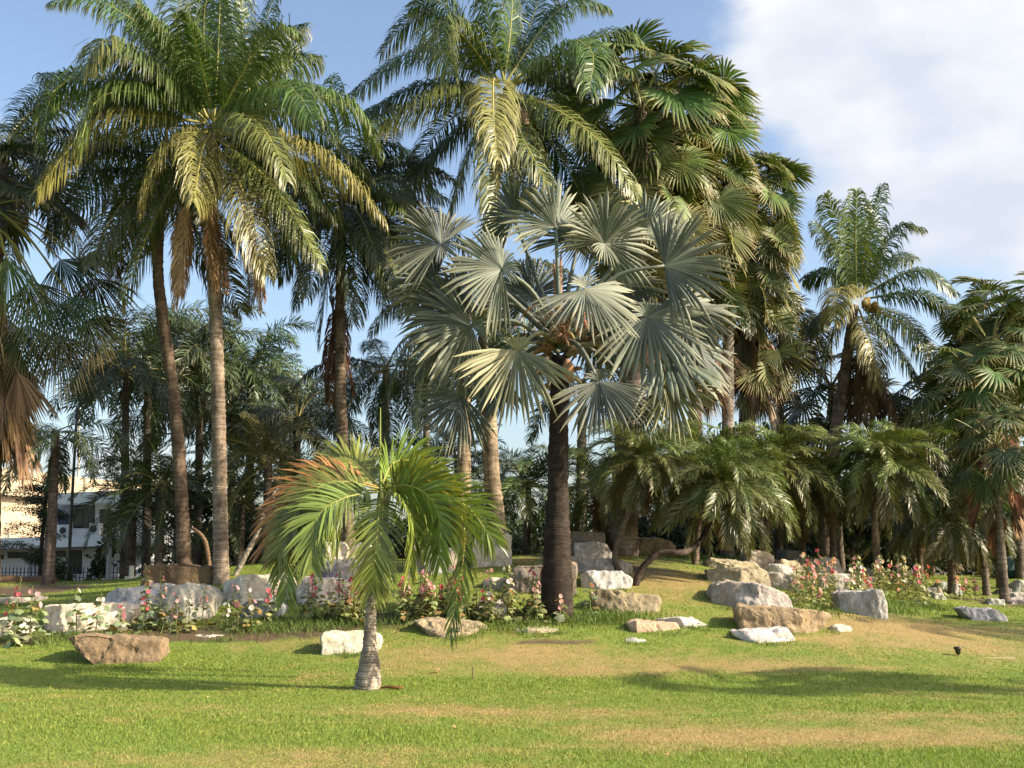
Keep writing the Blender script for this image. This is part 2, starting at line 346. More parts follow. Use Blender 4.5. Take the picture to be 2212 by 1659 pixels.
PYG = proto_set('pygmy', (82, 62, 42, 20, -5, -35), 2, L=1.35, grav=105, n=62, Lmax=.30, width=.015, droop=.45, mats=LM, rr=.011, start=.08, vee=.25, plume=.12, jit=.1, endlen=.5)
QUEEN = proto_set('queen', (78, 55, 30, 5, -25), 2, L=2.3, grav=110, n=70, Lmax=.55, width=.026, droop=.8, mats=LM, rr=.02, start=.12, plume=.55, vee=.1)
DATE = proto_set('date', (75, 50, 25, 0, -30), 2, L=2.1, grav=85, n=50, Lmax=.42, width=.026, droop=.3, mats=LM, rr=.02, start=.1, vee=.3, plume=.25)
DEADC = proto_set('deadcoco', (-72, -82), 2, L=2.6, grav=10, n=80, Lmax=.7, width=.03, droop=3.0, mats=[M_DEAD, M_DEAD], rr=.03, start=.15)
FM = [M_FAN, M_RACHIS]
FAN = fan_set('fan', (75, 50, 25, 0, -30, -60), 2, FM, Lp=1.25, R=1.0, nseg=38, A=130, split=.5, droop=.22)
FANS = fan_set('smallfan', (75, 50, 25, 0, -30, -60), 2, FM, Lp=.95, R=.62, nseg=26, A=140, split=.35, droop=.25, vfold=.1, rp=.012)
FANDEAD = fan_set('deadfan', (-62, -76, -84), 2, [M_DEAD, M_DEAD], Lp=.7, R=1.05, nseg=44, closed=True, grav=10)

def jcol(c, amt=.16, rs=RNG):
    k = rs.uniform(1 - amt, 1 + amt); j = rs.uniform(1 - amt * .5, 1 + amt * .5, 3); return tuple(np.clip(np.array(c) * k * j, 0, 1))
def trunk(parent, pts, rad, color, ring=.11, depth=.05, sides=12, name='trunk', flare=0., lump=.03):
    P = np.asarray(pts, float); Ln = np.linalg.norm(np.diff(P, axis=0), axis=1).sum(); n = max(8, int(Ln / ring) * 2)
    C = catmull(P, n); s = np.linspace(0, 1, n); r = np.interp(s, np.linspace(0, 1, len(rad)), rad)
    saw = np.tile([0, 1], n)[:n]; rs = np.random.default_rng(int(abs(P[0][0]) * 1000) % 9973)
    r = r * (1 + depth * (saw - .5) * rs.uniform(.4, 1.6, n) + lump * np.sin(s * 23 + P[0][0]))
    if flare: r = r * (1 + flare * np.exp(-s * Ln / .22))
    mb = MB(); tube(mb, C, r, sides, 0, av=np.clip(.35 + .5 * saw + rs.normal(0, .12, n), 0, 1))
    V = mb.v[0]; V += rs.normal(0, .004 + .015 * r.mean(), V.shape) * np.array([1, 1, .5])
    me = mb.mesh('trunk', [M_TRUNK]); o = part(name, me, parent, color)
    return o
def place(proto, parent, pos, az, scale=1., color=(.1, .15, .04), roll=0., name='frond', tilt=0.):
    m = Matrix.Translation(Vector(pos)) @ Matrix.Rotation(az, 4, 'Z') @ Matrix.Rotation(tilt, 4, 'Y') @ Matrix.Rotation(roll, 4, 'X') @ Matrix.Scale(scale, 4)
    return part(name, proto, parent, color, m)
def pick(protos, e, rs):
    es = sorted(set(p[0] for p in protos), key=lambda q: abs(q - e)); c = [p[1] for p in protos if p[0] == es[0]]; return c[int(rs.integers(len(c)))]
GREEN = (.105, .150, .040); BLUEG = (.080, .125, .055); YEL = (.27, .22, .06); BROWN = (.30, .165, .075); DARK = (.055, .09, .03)
def crown(parent, pos, protos, n, emax=85, emin=-30, scale=1., color=GREEN, low=None, rs=None, spread=.06, az0=None, name='frond', dome=1.0, azr=None):
    rs = rs or np.random.default_rng(int(pos[0] * 77 + pos[1] * 13) % 99991)
    for i in range(n):
        f = (i + .5) / n; e = emax + (emin - emax) * f ** dome + rs.normal(0, 5); az = i * 2.39996 + rs.normal(0, .25)
        if azr: az = rs.uniform(*azr)
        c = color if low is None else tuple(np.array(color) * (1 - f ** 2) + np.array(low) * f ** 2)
        off = np.array([math.cos(az), math.sin(az), 0]) * spread * scale; off[2] = -spread * 2.5 * f
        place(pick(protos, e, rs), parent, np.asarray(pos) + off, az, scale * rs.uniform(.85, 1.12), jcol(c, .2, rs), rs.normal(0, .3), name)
def px_fronds(parent, root, d, fronds, Lmax, width, n, droop, start=.12, rr=.035, seed=0, vee=.1, base=None, tw=.5, **k):
    """fronds seen one by one in the photograph: (points (x, y, depth offset), colour)"""
    for i, (pts, colr) in enumerate(fronds):
        rs = np.random.default_rng(seed * 100 + i); P = [pix(x, y, d + dz) for x, y, dz in pts]
        mb = pinnate(catmull(P, 22), n=n, Lmax=Lmax, width=width, droop=droop, start=start, rr=rr, rs=rs, vee=vee, twist=rs.normal(0, tw), roll=rs.normal(0, .3) if tw > .3 else 1.15 * abs(P[-1][0] - P[0][0]) / math.hypot(P[-1][0] - P[0][0], P[-1][1] - P[0][1]) + rs.normal(0, .15), **k)
        mb.v = [v - root for v in mb.v]
        part('frond', mb.mesh('palm_frond', LM), parent, jcol(colr, .12, rs))

# ------------------------------------------------------------------ ground
PATCH = [(1150, 1412, 1.5, .55, .8), (1700, 1590, 2.3, .75, 1.0), (1050, 1540, 2.6, .5, .65), (640, 1640, 1.3, .5, .6), (1450, 1262, 1.2, 1.3, .75), (1390, 1240, 1.0, 1., .5), (1600, 1440, 3.0, .6, .75),
         (2050, 1395, 2.0, .8, .7), (1850, 1350, 1.6, .8, .8), (1990, 1350, 2.0, 1.2, .8), (1200, 1210, 2.5, 1.0, .7), (600, 1400, .9, .5, .55), (1250, 1620, 1.2, .35, .4), (1900, 1545, 1.6, .3, .55), (1480, 1335, .9, .6, .5),
         (950, 1430, 1.6, .7, .45), (1750, 1380, 1.5, .4, .6), (300, 1650, 1.0, .25, .2), (2150, 1590, .8, .2, .3), (480, 1560, 2, .3, .25), (1150, 1455, 3.0, .35, .4)]
LUSH = [(400, 1450, 2.6, .8, .5), (1150, 1480, 2.2, .45, .9), (300, 1420, 2., .6, .4), (1560, 1360, .9, .35, .5), (900, 1590, 2.0, .5, .5), (1400, 1630, 1.5, .4, .5), (2150, 1640, 1.2, .5, .8), (1800, 1460, 3., .4, .6), (150, 1560, 2.5, .7, .5), (2000, 1310, 1.5, .8, .5), (1330, 1330, 1.2, .5, .7), (2000, 1530, 1.6, .3, .4)]
DIRT = [(795, 1488, .34, .2, .8), (460, 1378, 1.5, .35, .9), (1200, 1388, .9, .2, .8), (640, 1350, 2.0, .8, .6), (900, 1335, 2.0, .5, .7), (30, 1385, .8, .4, .8), (1360, 1225, .6, .8, .8), (1780, 1305, 1.2, .7, .6), (70, 1275, 1.4, .8, 1.0), (2170, 1300, 2.0, 1., .8), (250, 1362, 1.5, .4, .6), (1930, 1330, .7, .4, .4), (1140, 1330, 1., .5, .6)]
def to_world(L): return [(hit(x, y), a, b, k) for x, y, a, b, k in L]
PATCH_W, LUSH_W, DIRT_W = to_world(PATCH), to_world(LUSH), to_world(DIRT)
def blobs(X, Y, L):
    o = np.zeros(X.shape)
    for c, a, b, k in L: o += k * np.exp(-(((X - c[0]) / a) ** 2 + ((Y - c[1]) / b) ** 2) * .9)
    return o
def dryness(X, Y): return .10 + 1.15 * blobs(X, Y, PATCH_W) - blobs(X, Y, LUSH_W) * .55
def dirtness(X, Y): return np.clip(blobs(X, Y, DIRT_W), 0, 1) + np.clip((Y - 28) / 8, 0, .8)
def build_ground():
    xs = np.concatenate([-np.geomspace(600, 16, 22), np.arange(-15, 15.01, .16), np.geomspace(16, 600, 22)])
    ys = np.concatenate([[-300, -80, -25, -8, 0, 4, 6.5], np.arange(8, 31, .16), np.geomspace(31.5, 900, 26)])
    X, Y = np.meshgrid(xs, ys); Z = terr(X, Y); w = len(xs); h = len(ys)
    V = np.stack([X, Y, Z], -1).reshape(-1, 3); I = np.arange(w * h).reshape(h, w)
    Fc = np.stack([I[:-1, :-1], I[:-1, 1:], I[1:, 1:], I[1:, :-1]], -1).reshape(-1, 4)
    me = bpy.data.meshes.new('ground'); me.from_pydata(V.tolist(), [], Fc.tolist()); me.materials.append(M_GROUND)
    me.polygons.foreach_set('use_smooth', [True] * len(Fc))
    for nm, fn in (('dry', dryness), ('dirt', dirtness)):
        a = me.attributes.new(nm, 'FLOAT', 'POINT'); a.data.foreach_set('value', fn(X, Y).ravel().astype(np.float32))
    o = part('ground', me); o['kind'] = 'structure'
def build_grass(n=520000):
    rs = np.random.default_rng(21)
    Y = 7.5 * (33 / 7.5) ** rs.random(n); X = rs.uniform(-1, 1, n) * (Y * .50 + 2.5)
    dr = np.clip(dryness(X, Y), 0, 1); dt_ = dirtness(X, Y); keep = (rs.random(n) > .35 * dr) & (rs.random(n) > dt_ * 1.3); X, Y, dr = X[keep], Y[keep], dr[keep]; k = len(X); Z = terr(X, Y)
    lush = np.clip(blobs(X, Y, LUSH_W), 0, 1)
    h = rs.uniform(.012, .032, k) * (1 - .4 * dr) * (1 + .6 * lush); wd = .0045 * (Y / 9) * rs.uniform(.7, 1.3, k); an = rs.uniform(0, 2 * math.pi, k); ln = rs.uniform(.1, .9, k) * h; la = rs.uniform(0, 2 * math.pi, k)
    B = np.stack([X, Y, Z - .003], -1); w = np.stack([np.cos(an) * wd, np.sin(an) * wd, 0 * X], -1)
    tip = B + np.stack([np.cos(la) * ln, np.sin(la) * ln, h], -1)
    V = np.stack([B - w, B + w, tip], 1).reshape(-1, 3).astype(np.float32)
    me = bpy.data.meshes.new('grass'); me.vertices.add(3 * k); me.vertices.foreach_set('co', V.ravel())
    me.loops.add(3 * k); me.loops.foreach_set('vertex_index', np.arange(3 * k, dtype=np.int32)); me.polygons.add(k)
    me.polygons.foreach_set('loop_start', np.arange(0, 3 * k, 3, dtype=np.int32)); me.polygons.foreach_set('loop_total', np.full(k, 3, dtype=np.int32))
    me.update(calc_edges=True); me.materials.append(M_BLADE)
    for nm, arr in (('dry', dryness(X, Y)), ('dirt', dirtness(X, Y) * .5), ('v', rs.random(k))):
        a = me.attributes.new(nm, 'FLOAT', 'POINT'); a.data.foreach_set('value', np.repeat(arr, 3).astype(np.float32))
    o = part('grass', me); o['kind'] = 'stuff'; o['label'] = 'short mown lawn grass with dry tan patches'; o['category'] = 'grass'
build_ground(); build_grass()

# ------------------------------------------------------------------ rocks
PALE = (.60, .53, .43); GREY = (.42, .40, .37); TAN = (.47, .39, .28); BRN = (.25, .195, .115); DGREY = (.17, .165, .155); WHITE = (.60, .56, .49)
def rock(label, poly, color, d=None, thick=.8, ridge=.3, kL=.9, kR=.45, rough=.05, lean=.25, sink=.2, name='boulder', group=None):
    poly = [(float(a), float(b)) for a, b in poly]; xs = [p[0] for p in poly]; ys = [p[1] for p in poly]
    xm = .5 * (min(xs) + max(xs)); yb = max(ys)
    dh = hit(xm, yb)[1]; d = dh if d is None else min(d, dh + .12) if dh > d + 3 else max(dh - .1, min(d, dh + .12))
    x0, x1 = min(xs), max(xs); xk = x0 + (x1 - x0) * ridge; pm = ppm(d); pts = []
    rs = np.random.default_rng(int(x0 * 31 + yb * 7)); ytop = min(ys); hgt = (yb - ytop) / pm
    for x, y in poly:
        o = (xk - x) / pm * kL if x < xk else (x - xk) / pm * kR
        up = (yb - y) / pm; dd = d + o + lean * up
        p = pix(x, y, dd); pts.append(p)
        q = p.copy(); q[1] += thick * rs.uniform(.75, 1.1); q[0] += (pix(xm, y, d)[0] - p[0]) * .12; q[2] -= hgt * rs.uniform(-.02, .06); pts.append(q)
        if y > ytop + .6 * (yb - ytop):
            for r_ in (p, q): 
                r2 = r_.copy(); r2[2] = min(r2[2] - sink, float(terr(r2[0], r2[1])) - .08); pts.append(r2)
    bm = bmesh.new()
    for p in pts: bm.verts.new(p)
    r = bmesh.ops.convex_hull(bm, input=bm.verts)
    bmesh.ops.delete(bm, geom=[g for g in set(r['geom_interior'] + r['geom_unused']) if isinstance(g, bmesh.types.BMVert) and g.is_valid], context='VERTS')
    size = max((x1 - x0) / pm, hgt)
    bmesh.ops.dissolve_limit(bm, angle_limit=math.radians(14), verts=bm.verts, edges=bm.edges)
    bmesh.ops.bevel(bm, geom=bm.edges[:], offset=.012, segments=1, affect='EDGES', clamp_overlap=True)
    bmesh.ops.triangulate(bm, faces=bm.faces)
    for it in range(5):
        es = [e for e in bm.edges if e.calc_length() > max(.055, size * .035)]
        if not es: break
        bmesh.ops.subdivide_edges(bm, edges=es, cuts=1, use_grid_fill=True); bmesh.ops.triangulate(bm, faces=bm.faces)
    bm.normal_update(); amp = rough * min(1.2, max(.4, size))
    off = Vector((x0 * .13, yb * .07, 3.1))
    for v in bm.verts:
        c = v.co; a = mnoise.fractal(c * 2.2 + off, 1., 2.1, 4) * 1.1 + (.5 - abs(mnoise.noise(c * 3.7 + off * 2))) * .5
        st = mnoise.noise(Vector((c.x * 1.2, c.y * 1.2, c.z * 7)) + off) * .45
        vd = mnoise.voronoi(c * (1.9 / max(.5, size)) + off); cell = mnoise.noise(vd[1][0] * 7.3 + off); crack = max(0., .10 - (vd[0][1] - vd[0][0])) * 3.5
        a += cell * .85 - crack * .9; fine = mnoise.fractal(Vector((c.x * 9, c.y * 9, c.z * 5)) + off, .8, 2., 4) * 1.5
        v.co = c + v.normal * ((a * .55 + st * .7) * amp + fine * .016)
    base = Vector((sum(v.co.x for v in bm.verts) / len(bm.verts), sum(v.co.y for v in bm.verts) / len(bm.verts), min(v.co.z for v in bm.verts)))
    for v in bm.verts: v.co -= base
    me = bpy.data.meshes.new('boulder'); bm.to_mesh(me); bm.free(); me.materials.append(M_ROCK)
    me.polygons.foreach_set('use_smooth', [True] * len(me.polygons)); me.set_sharp_from_angle(angle=math.radians(28))
    o = part(name, me, None, jcol(color, .08)); o.location = base; tag(o, label, 'rock', group); return o

ROCKS = [
 ('large cream boulder with a dark left side at the left edge of the flower bed', [(93, 1310), (130, 1304), (250, 1303), (290, 1314), (285, 1335), (265, 1365), (240, 1372), (110, 1372), (94, 1362)], PALE, dict(ridge=.14, kL=2.2, kR=.38, thick=1.0)),
 ('brown mossy slab jutting out of the lawn at lower left', [(143, 1378), (160, 1372), (340, 1381), (349, 1384), (346, 1420), (325, 1426), (300, 1438), (250, 1441), (225, 1437), (205, 1420), (170, 1398)], BRN, dict(ridge=.1, kL=.5, kR=.25, thick=.7, lean=.15, rough=.05)),
 ('pale rock cut by the left picture edge beside tall hollyhocks', [(-45, 1345), (-20, 1338), (30, 1340), (50, 1360), (48, 1380), (-40, 1384)], PALE, dict()),
 ('flat pale slab on the grass in front of the dirt mound', [(-60, 1292), (20, 1291), (90, 1290), (97, 1300), (60, 1306), (-60, 1308)], PALE, dict(thick=.6)),
 ('rounded grey boulder left of the pair of long boulders below the dark block', [(222, 1300), (232, 1280), (262, 1270), (300, 1268), (330, 1261), (352, 1268), (360, 1285), (352, 1314), (290, 1314), (250, 1312), (226, 1305)], GREY, dict(thick=1.2, lean=.6, ridge=.35)),
 ('long grey boulder with a humped top left of the leaning coconut trunk', [(342, 1285), (375, 1264), (405, 1263), (440, 1275), (458, 1290), (458, 1345), (400, 1350), (350, 1340), (325, 1320)], (.40, .37, .32), dict(thick=1.3, lean=.5)),
 ('small shadowed rock wedged under the rounded grey boulder', [(282, 1314), (335, 1310), (345, 1330), (335, 1344), (290, 1344), (280, 1330)], GREY, dict(thick=.5)),
 ('dark brown squared block behind the grey boulders at left', [(308, 1222), (380, 1220), (458, 1225), (462, 1275), (320, 1280), (304, 1268)], (.12, .085, .05), dict(d=22.6, ridge=.05, kR=.3, lean=.05, thick=.9)),
 ('broad cream boulder right of the left coconut trunk', [(481, 1254), (520, 1246), (540, 1242), (565, 1250), (590, 1240), (620, 1252), (634, 1270), (630, 1304), (590, 1310), (520, 1312), (485, 1295)], PALE, dict(thick=1.3, lean=.7)),
 ('small blue grey rock in front of the broad cream boulder', [(523, 1310), (545, 1297), (600, 1299), (616, 1312), (612, 1338), (540, 1340), (522, 1332)], (.28, .28, .28), dict(thick=.6)),
 ('pale rounded boulder behind red hollyhocks left of the small palm', [(640, 1266), (655, 1248), (700, 1249), (745, 1256), (765, 1272), (770, 1290), (760, 1308), (680, 1310), (645, 1298)], PALE, dict(thick=1.0, lean=.5)),
 ('dark grey sloping boulder behind the small palm trunk', [(672, 1247), (690, 1215), (745, 1211), (797, 1208), (804, 1262), (770, 1278), (715, 1262)], (.24, .235, .23), dict(d=21.8, thick=1.0, lean=.4)),
 ('rough cream rock high behind the drooping left fronds of the small palm', [(694, 1192), (700, 1173), (738, 1170), (750, 1186), (742, 1204), (722, 1218), (700, 1214)], PALE, dict(d=23.5)),
 ('pale rock beside the base of the thin coconut trunk', [(752, 1180), (775, 1170), (795, 1172), (800, 1195), (792, 1212), (752, 1210)], PALE, dict(d=23.8)),
 ('thin flat stone sunk in bare soil of the left bed', [(400, 1374), (450, 1372), (500, 1370), (522, 1378), (500, 1384), (410, 1383)], PALE, dict(thick=.5, sink=.1, lean=2.)),
 ('cream block lying on the lawn behind the small palm trunk', [(692, 1386), (697, 1368), (795, 1366), (818, 1370), (823, 1385), (816, 1407), (770, 1417), (730, 1414), (695, 1398)], (.52, .47, .38), dict(ridge=.05, kL=1, kR=.3, thick=.6, lean=.3)),
 ('flat tan rock half buried left of the silver palm', [(893, 1340), (960, 1337), (1040, 1342), (1056, 1352), (1050, 1368), (1020, 1379), (985, 1381), (950, 1372), (915, 1356)], (.36, .285, .185), dict(thick=.5, lean=1.6, ridge=.5, kL=.1)),
 ('thin pale slab sunk in the lawn just left of the silver palm base', [(1112, 1360), (1150, 1358), (1205, 1360), (1208, 1367), (1195, 1374), (1120, 1372)], (.42, .36, .25), dict(thick=.4, lean=1.0)),
 ('whitish rock among hollyhocks left of the silver palm', [(1028, 1310), (1035, 1298), (1085, 1297), (1095, 1315), (1088, 1338), (1035, 1340)], WHITE, dict(thick=.6)),
 ('low pale rock behind the right hollyhock clump of the small palm', [(1044, 1255), (1065, 1248), (1105, 1251), (1114, 1264), (1108, 1278), (1050, 1276)], PALE, dict(d=20.6)),
 ('upright cream block on the grassy mound behind the small palm fronds', [(1020, 1162), (1040, 1156), (1098, 1153), (1106, 1160), (1105, 1194), (1070, 1197), (1022, 1195)], WHITE, dict(d=23, ridge=.1, kR=.32, lean=.05)),
 ('blue grey rock showing between the small palm fronds', [(876, 1200), (890, 1180), (950, 1178), (988, 1190), (990, 1236), (930, 1242), (880, 1232)], (.25, .25, .25), dict(d=21.8)),
 ('long dark rimmed block behind the silver palm trunk', [(1100, 1240), (1115, 1224), (1180, 1220), (1244, 1218), (1247, 1285), (1180, 1290), (1110, 1284)], (.22, .185, .14), dict(d=20.2, ridge=.85, kL=.15, kR=.4, lean=.1)),
 ('topmost dark and cream stone of the stack right of the silver palm', [(1228, 1160), (1240, 1148), (1270, 1147), (1307, 1151), (1309, 1176), (1230, 1180)], (.36, .30, .22), dict(d=24.8, ridge=.6, kL=.6, kR=.38)),
 ('cream tilted block with dark blotches in the stack right of the silver palm', [(1239, 1172), (1280, 1173), (1308, 1175), (1325, 1200), (1322, 1212), (1243, 1208)], WHITE, dict(d=23.6, ridge=.18, kL=1.)),
 ('long grey slab in the middle of the stack right of the silver palm', [(1229, 1208), (1240, 1203), (1350, 1210), (1364, 1218), (1366, 1240), (1300, 1243), (1230, 1240)], (.33, .30, .25), dict(d=22.6, ridge=.5, kL=.4)),
 ('grey lumpy stone low in the stack right of the silver palm', [(1256, 1245), (1270, 1236), (1345, 1237), (1366, 1252), (1360, 1272), (1300, 1280), (1262, 1276)], GREY, dict(d=21.3, thick=.8)),
 ('brown rough slab at the foot of the stack right of the silver palm', [(1277, 1285), (1290, 1276), (1345, 1278), (1420, 1288), (1427, 1295), (1420, 1322), (1395, 1327), (1340, 1318), (1285, 1310)], (.28, .225, .14), dict(thick=.7, ridge=.6, kL=.12, kR=.5, rough=.055)),
 ('flat peach coloured slab in the lawn right of the silver palm', [(1353, 1345), (1375, 1340), (1460, 1346), (1474, 1368), (1440, 1371), (1375, 1360)], (.50, .385, .25), dict(thick=.5, ridge=.15, lean=.5)),
 ('low pale stone just behind the flat peach slab', [(1420, 1338), (1465, 1334), (1510, 1338), (1544, 1357), (1535, 1362), (1480, 1352)], PALE, dict(thick=.4, lean=.9)),
 ('small white stone flush with the lawn below the peach slab', [(1350, 1384), (1370, 1379), (1395, 1382), (1402, 1388), (1380, 1391), (1352, 1388)], WHITE, dict(thick=.2, lean=1.)),
 ('tan weathered block right of the thick grey fan palm trunk', [(1374, 1166), (1390, 1162), (1440, 1166), (1462, 1178), (1460, 1202), (1378, 1200)], (.30, .24, .16), dict(d=25, ridge=.35)),
 ('long tan slab under the hanging date palm fronds', [(1524, 1236), (1530, 1231), (1600, 1232), (1655, 1228), (1665, 1262), (1600, 1270), (1535, 1262)], (.42, .34, .24), dict(d=22.3, ridge=.5, kL=.5, kR=.38)),
 ('tan rough stone lying on the long slab at right', [(1530, 1214), (1536, 1209), (1575, 1218), (1630, 1216), (1645, 1232), (1600, 1236), (1532, 1234)], TAN, dict(d=23.2)),
 ('tall tan block at the back of the right rock pile', [(1612, 1200), (1622, 1186), (1660, 1194), (1672, 1202), (1668, 1228), (1620, 1230)], TAN, dict(d=24, ridge=.45, kL=.7)),
 ('biggest wedge shaped grey boulder of the right rock pile', [(1537, 1300), (1545, 1265), (1575, 1257), (1640, 1262), (1700, 1284), (1710, 1300), (1700, 1318), (1640, 1322), (1600, 1320), (1540, 1310)], (.40, .36, .31), dict(ridge=.52, kL=.75, kR=.3, thick=1.2, lean=.35)),
 ('long brown overhanging slab at the front of the right rock pile', [(1593, 1318), (1600, 1311), (1730, 1316), (1790, 1324), (1793, 1335), (1760, 1350), (1715, 1370), (1640, 1362), (1605, 1350)], (.32, .255, .15), dict(ridge=.5, kL=.25, kR=.45, thick=.9, lean=.1, rough=.055)),
 ('white flat topped slab lowest in front of the right rock pile', [(1582, 1366), (1600, 1361), (1700, 1359), (1720, 1388), (1690, 1393), (1640, 1391), (1600, 1378)], WHITE, dict(ridge=.36, kL=.8, kR=.4, thick=.5, lean=.5)),
 ('white stone in the middle of the right rock pile', [(1652, 1228), (1670, 1219), (1700, 1222), (1716, 1240), (1700, 1248), (1656, 1246)], WHITE, dict(d=23.2, ridge=.4)),
 ('grey and white rock left of the hollyhocks in the right rock pile', [(1660, 1245), (1675, 1238), (1715, 1240), (1728, 1262), (1715, 1274), (1665, 1272)], (.44, .41, .36), dict(d=22.5, ridge=.35)),
 ('round tan boulder behind the white stone of the right rock pile', [(1672, 1222), (1690, 1209), (1720, 1212), (1738, 1232), (1730, 1248), (1690, 1244)], TAN, dict(d=24)),
 ('dark stone in shade behind the round tan boulder', [(1688, 1192), (1700, 1187), (1740, 1192), (1746, 1214), (1695, 1214)], DGREY, dict(d=26.5)),
 ('grey split boulder with a flat top behind the right hollyhocks', [(1744, 1222), (1760, 1208), (1800, 1204), (1812, 1208), (1823, 1236), (1790, 1244), (1748, 1240)], GREY, dict(d=25, ridge=.75, kL=.3, kR=.6)),
 ('pale mottled long rock half hidden by the right hollyhocks', [(1760, 1248), (1780, 1240), (1850, 1240), (1888, 1250), (1888, 1276), (1770, 1280)], (.50, .47, .41), dict(d=23.2, thick=.8)),
 ('small pointed grey rock beside the thin date palm trunk', [(1856, 1238), (1872, 1226), (1892, 1238), (1890, 1246), (1858, 1246)], GREY, dict(d=25.5, thick=.4)),
 ('grey block with a bright right end below the right hollyhocks', [(1808, 1282), (1830, 1277), (1895, 1276), (1908, 1280), (1920, 1312), (1905, 1332), (1870, 1328), (1815, 1312)], (.36, .35, .33), dict(ridge=.74, kL=.5, kR=.25, thick=.7, lean=.15)),
 ('small pale stone on the slope right of the brown slab', [(1794, 1357), (1805, 1352), (1838, 1353), (1842, 1358), (1815, 1364), (1797, 1366)], PALE, dict(thick=.3)),
 ('tan shaded stone behind the far right hollyhocks', [(1908, 1240), (1930, 1235), (1966, 1240), (1970, 1260), (1910, 1260)], (.28, .22, .16), dict(d=27)),
 ('long white edged stone alone on the right slope', [(2072, 1315), (2090, 1313), (2160, 1318), (2176, 1335), (2165, 1342), (2120, 1336)], (.44, .43, .41), dict(ridge=.85, kL=.15, kR=.4, thick=.5, lean=.3)),
 ('grey block lower of the two stacked by the far right path', [(2012, 1284), (2018, 1281), (2038, 1282), (2045, 1294), (2020, 1297), (2012, 1295)], GREY, dict(d=26, thick=.4)),
 ('grey block upper of the two stacked by the far right path', [(1996, 1276), (2000, 1269), (2034, 1269), (2038, 1282), (2010, 1284), (1997, 1282)], GREY, dict(d=26.5, thick=.5)),
 ('grey upright stone left of the dark trunk at far right', [(2027, 1268), (2030, 1258), (2052, 1258), (2056, 1275), (2028, 1276)], GREY, dict(d=28, thick=.4)),
 ('narrow grey stone right of the dark trunk at far right', [(2062, 1275), (2066, 1262), (2076, 1262), (2082, 1288), (2063, 1288)], GREY, dict(d=27.2, thick=.3)),
 ('upper pale ledge stone at the right picture edge', [(2180, 1285), (2190, 1283), (2260, 1283), (2260, 1296), (2182, 1297)], GREY, dict(d=26, thick=.6)),
 ('lower pale ledge stone at the right picture edge', [(2180, 1298), (2190, 1295), (2260, 1295), (2260, 1310), (2183, 1310)], GREY, dict(d=25.2, thick=.6)),
 ('tall grey stone standing under the parasol at the right edge', [(2190, 1280), (2193, 1262), (2205, 1254), (2230, 1256), (2232, 1282)], GREY, dict(d=29, thick=.4)),
 ('flat kerb stone beside the leaning trunk at far right', [(2132, 1298), (2140, 1293), (2170, 1296), (2172, 1310), (2135, 1308)], GREY, dict(d=25.6, thick=.3)),
 ('low dark stone behind the leaning trunk at far right', [(2153, 1284), (2165, 1272), (2185, 1272), (2190, 1286), (2155, 1287)], DGREY, dict(d=28, thick=.4)),
 ('flat pale stone in the grass below the far right hollyhocks', [(1976, 1304), (1985, 1300), (2012, 1303), (2014, 1308), (1980, 1309)], PALE, dict(thick=.3, lean=1.)),
]
RK = {lb: rock(lb, poly, colr, **kw) for lb, poly, colr, kw in ROCKS}

# ------------------------------------------------------------------ palms
def rpx(w, d): return w / ppm(d)       # half width in the picture -> metres
def palm_root(label, base, name='coconut_palm', cat='palm tree', group=None): return thing(name, label, cat, base, group)
def px_trunk(root_o, base, d, pts, hw, color, d_top=None, **k):
    n = len(pts); P = [pix(x, y, d + (0 if d_top is None else (d_top - d) * i / (n - 1))) for i, (x, y) in enumerate(pts)]
    P[0] = P[0].copy(); P = [np.array([P[0][0], P[0][1], min(P[0][2], float(terr(P[0][0], P[0][1])) ) - .1])] + P
    return trunk(root_o, [p - base for p in P], [rpx(hw[0], d)] + [rpx(w, d) for w in hw], color, **k)
GRB = (.27, .21, .155)
G1 = (.10, .168, .042); G2 = (.075, .13, .045); GY = (.145, .185, .05); Y1 = (.225, .22, .065); RUST = (.40, .18, .07)

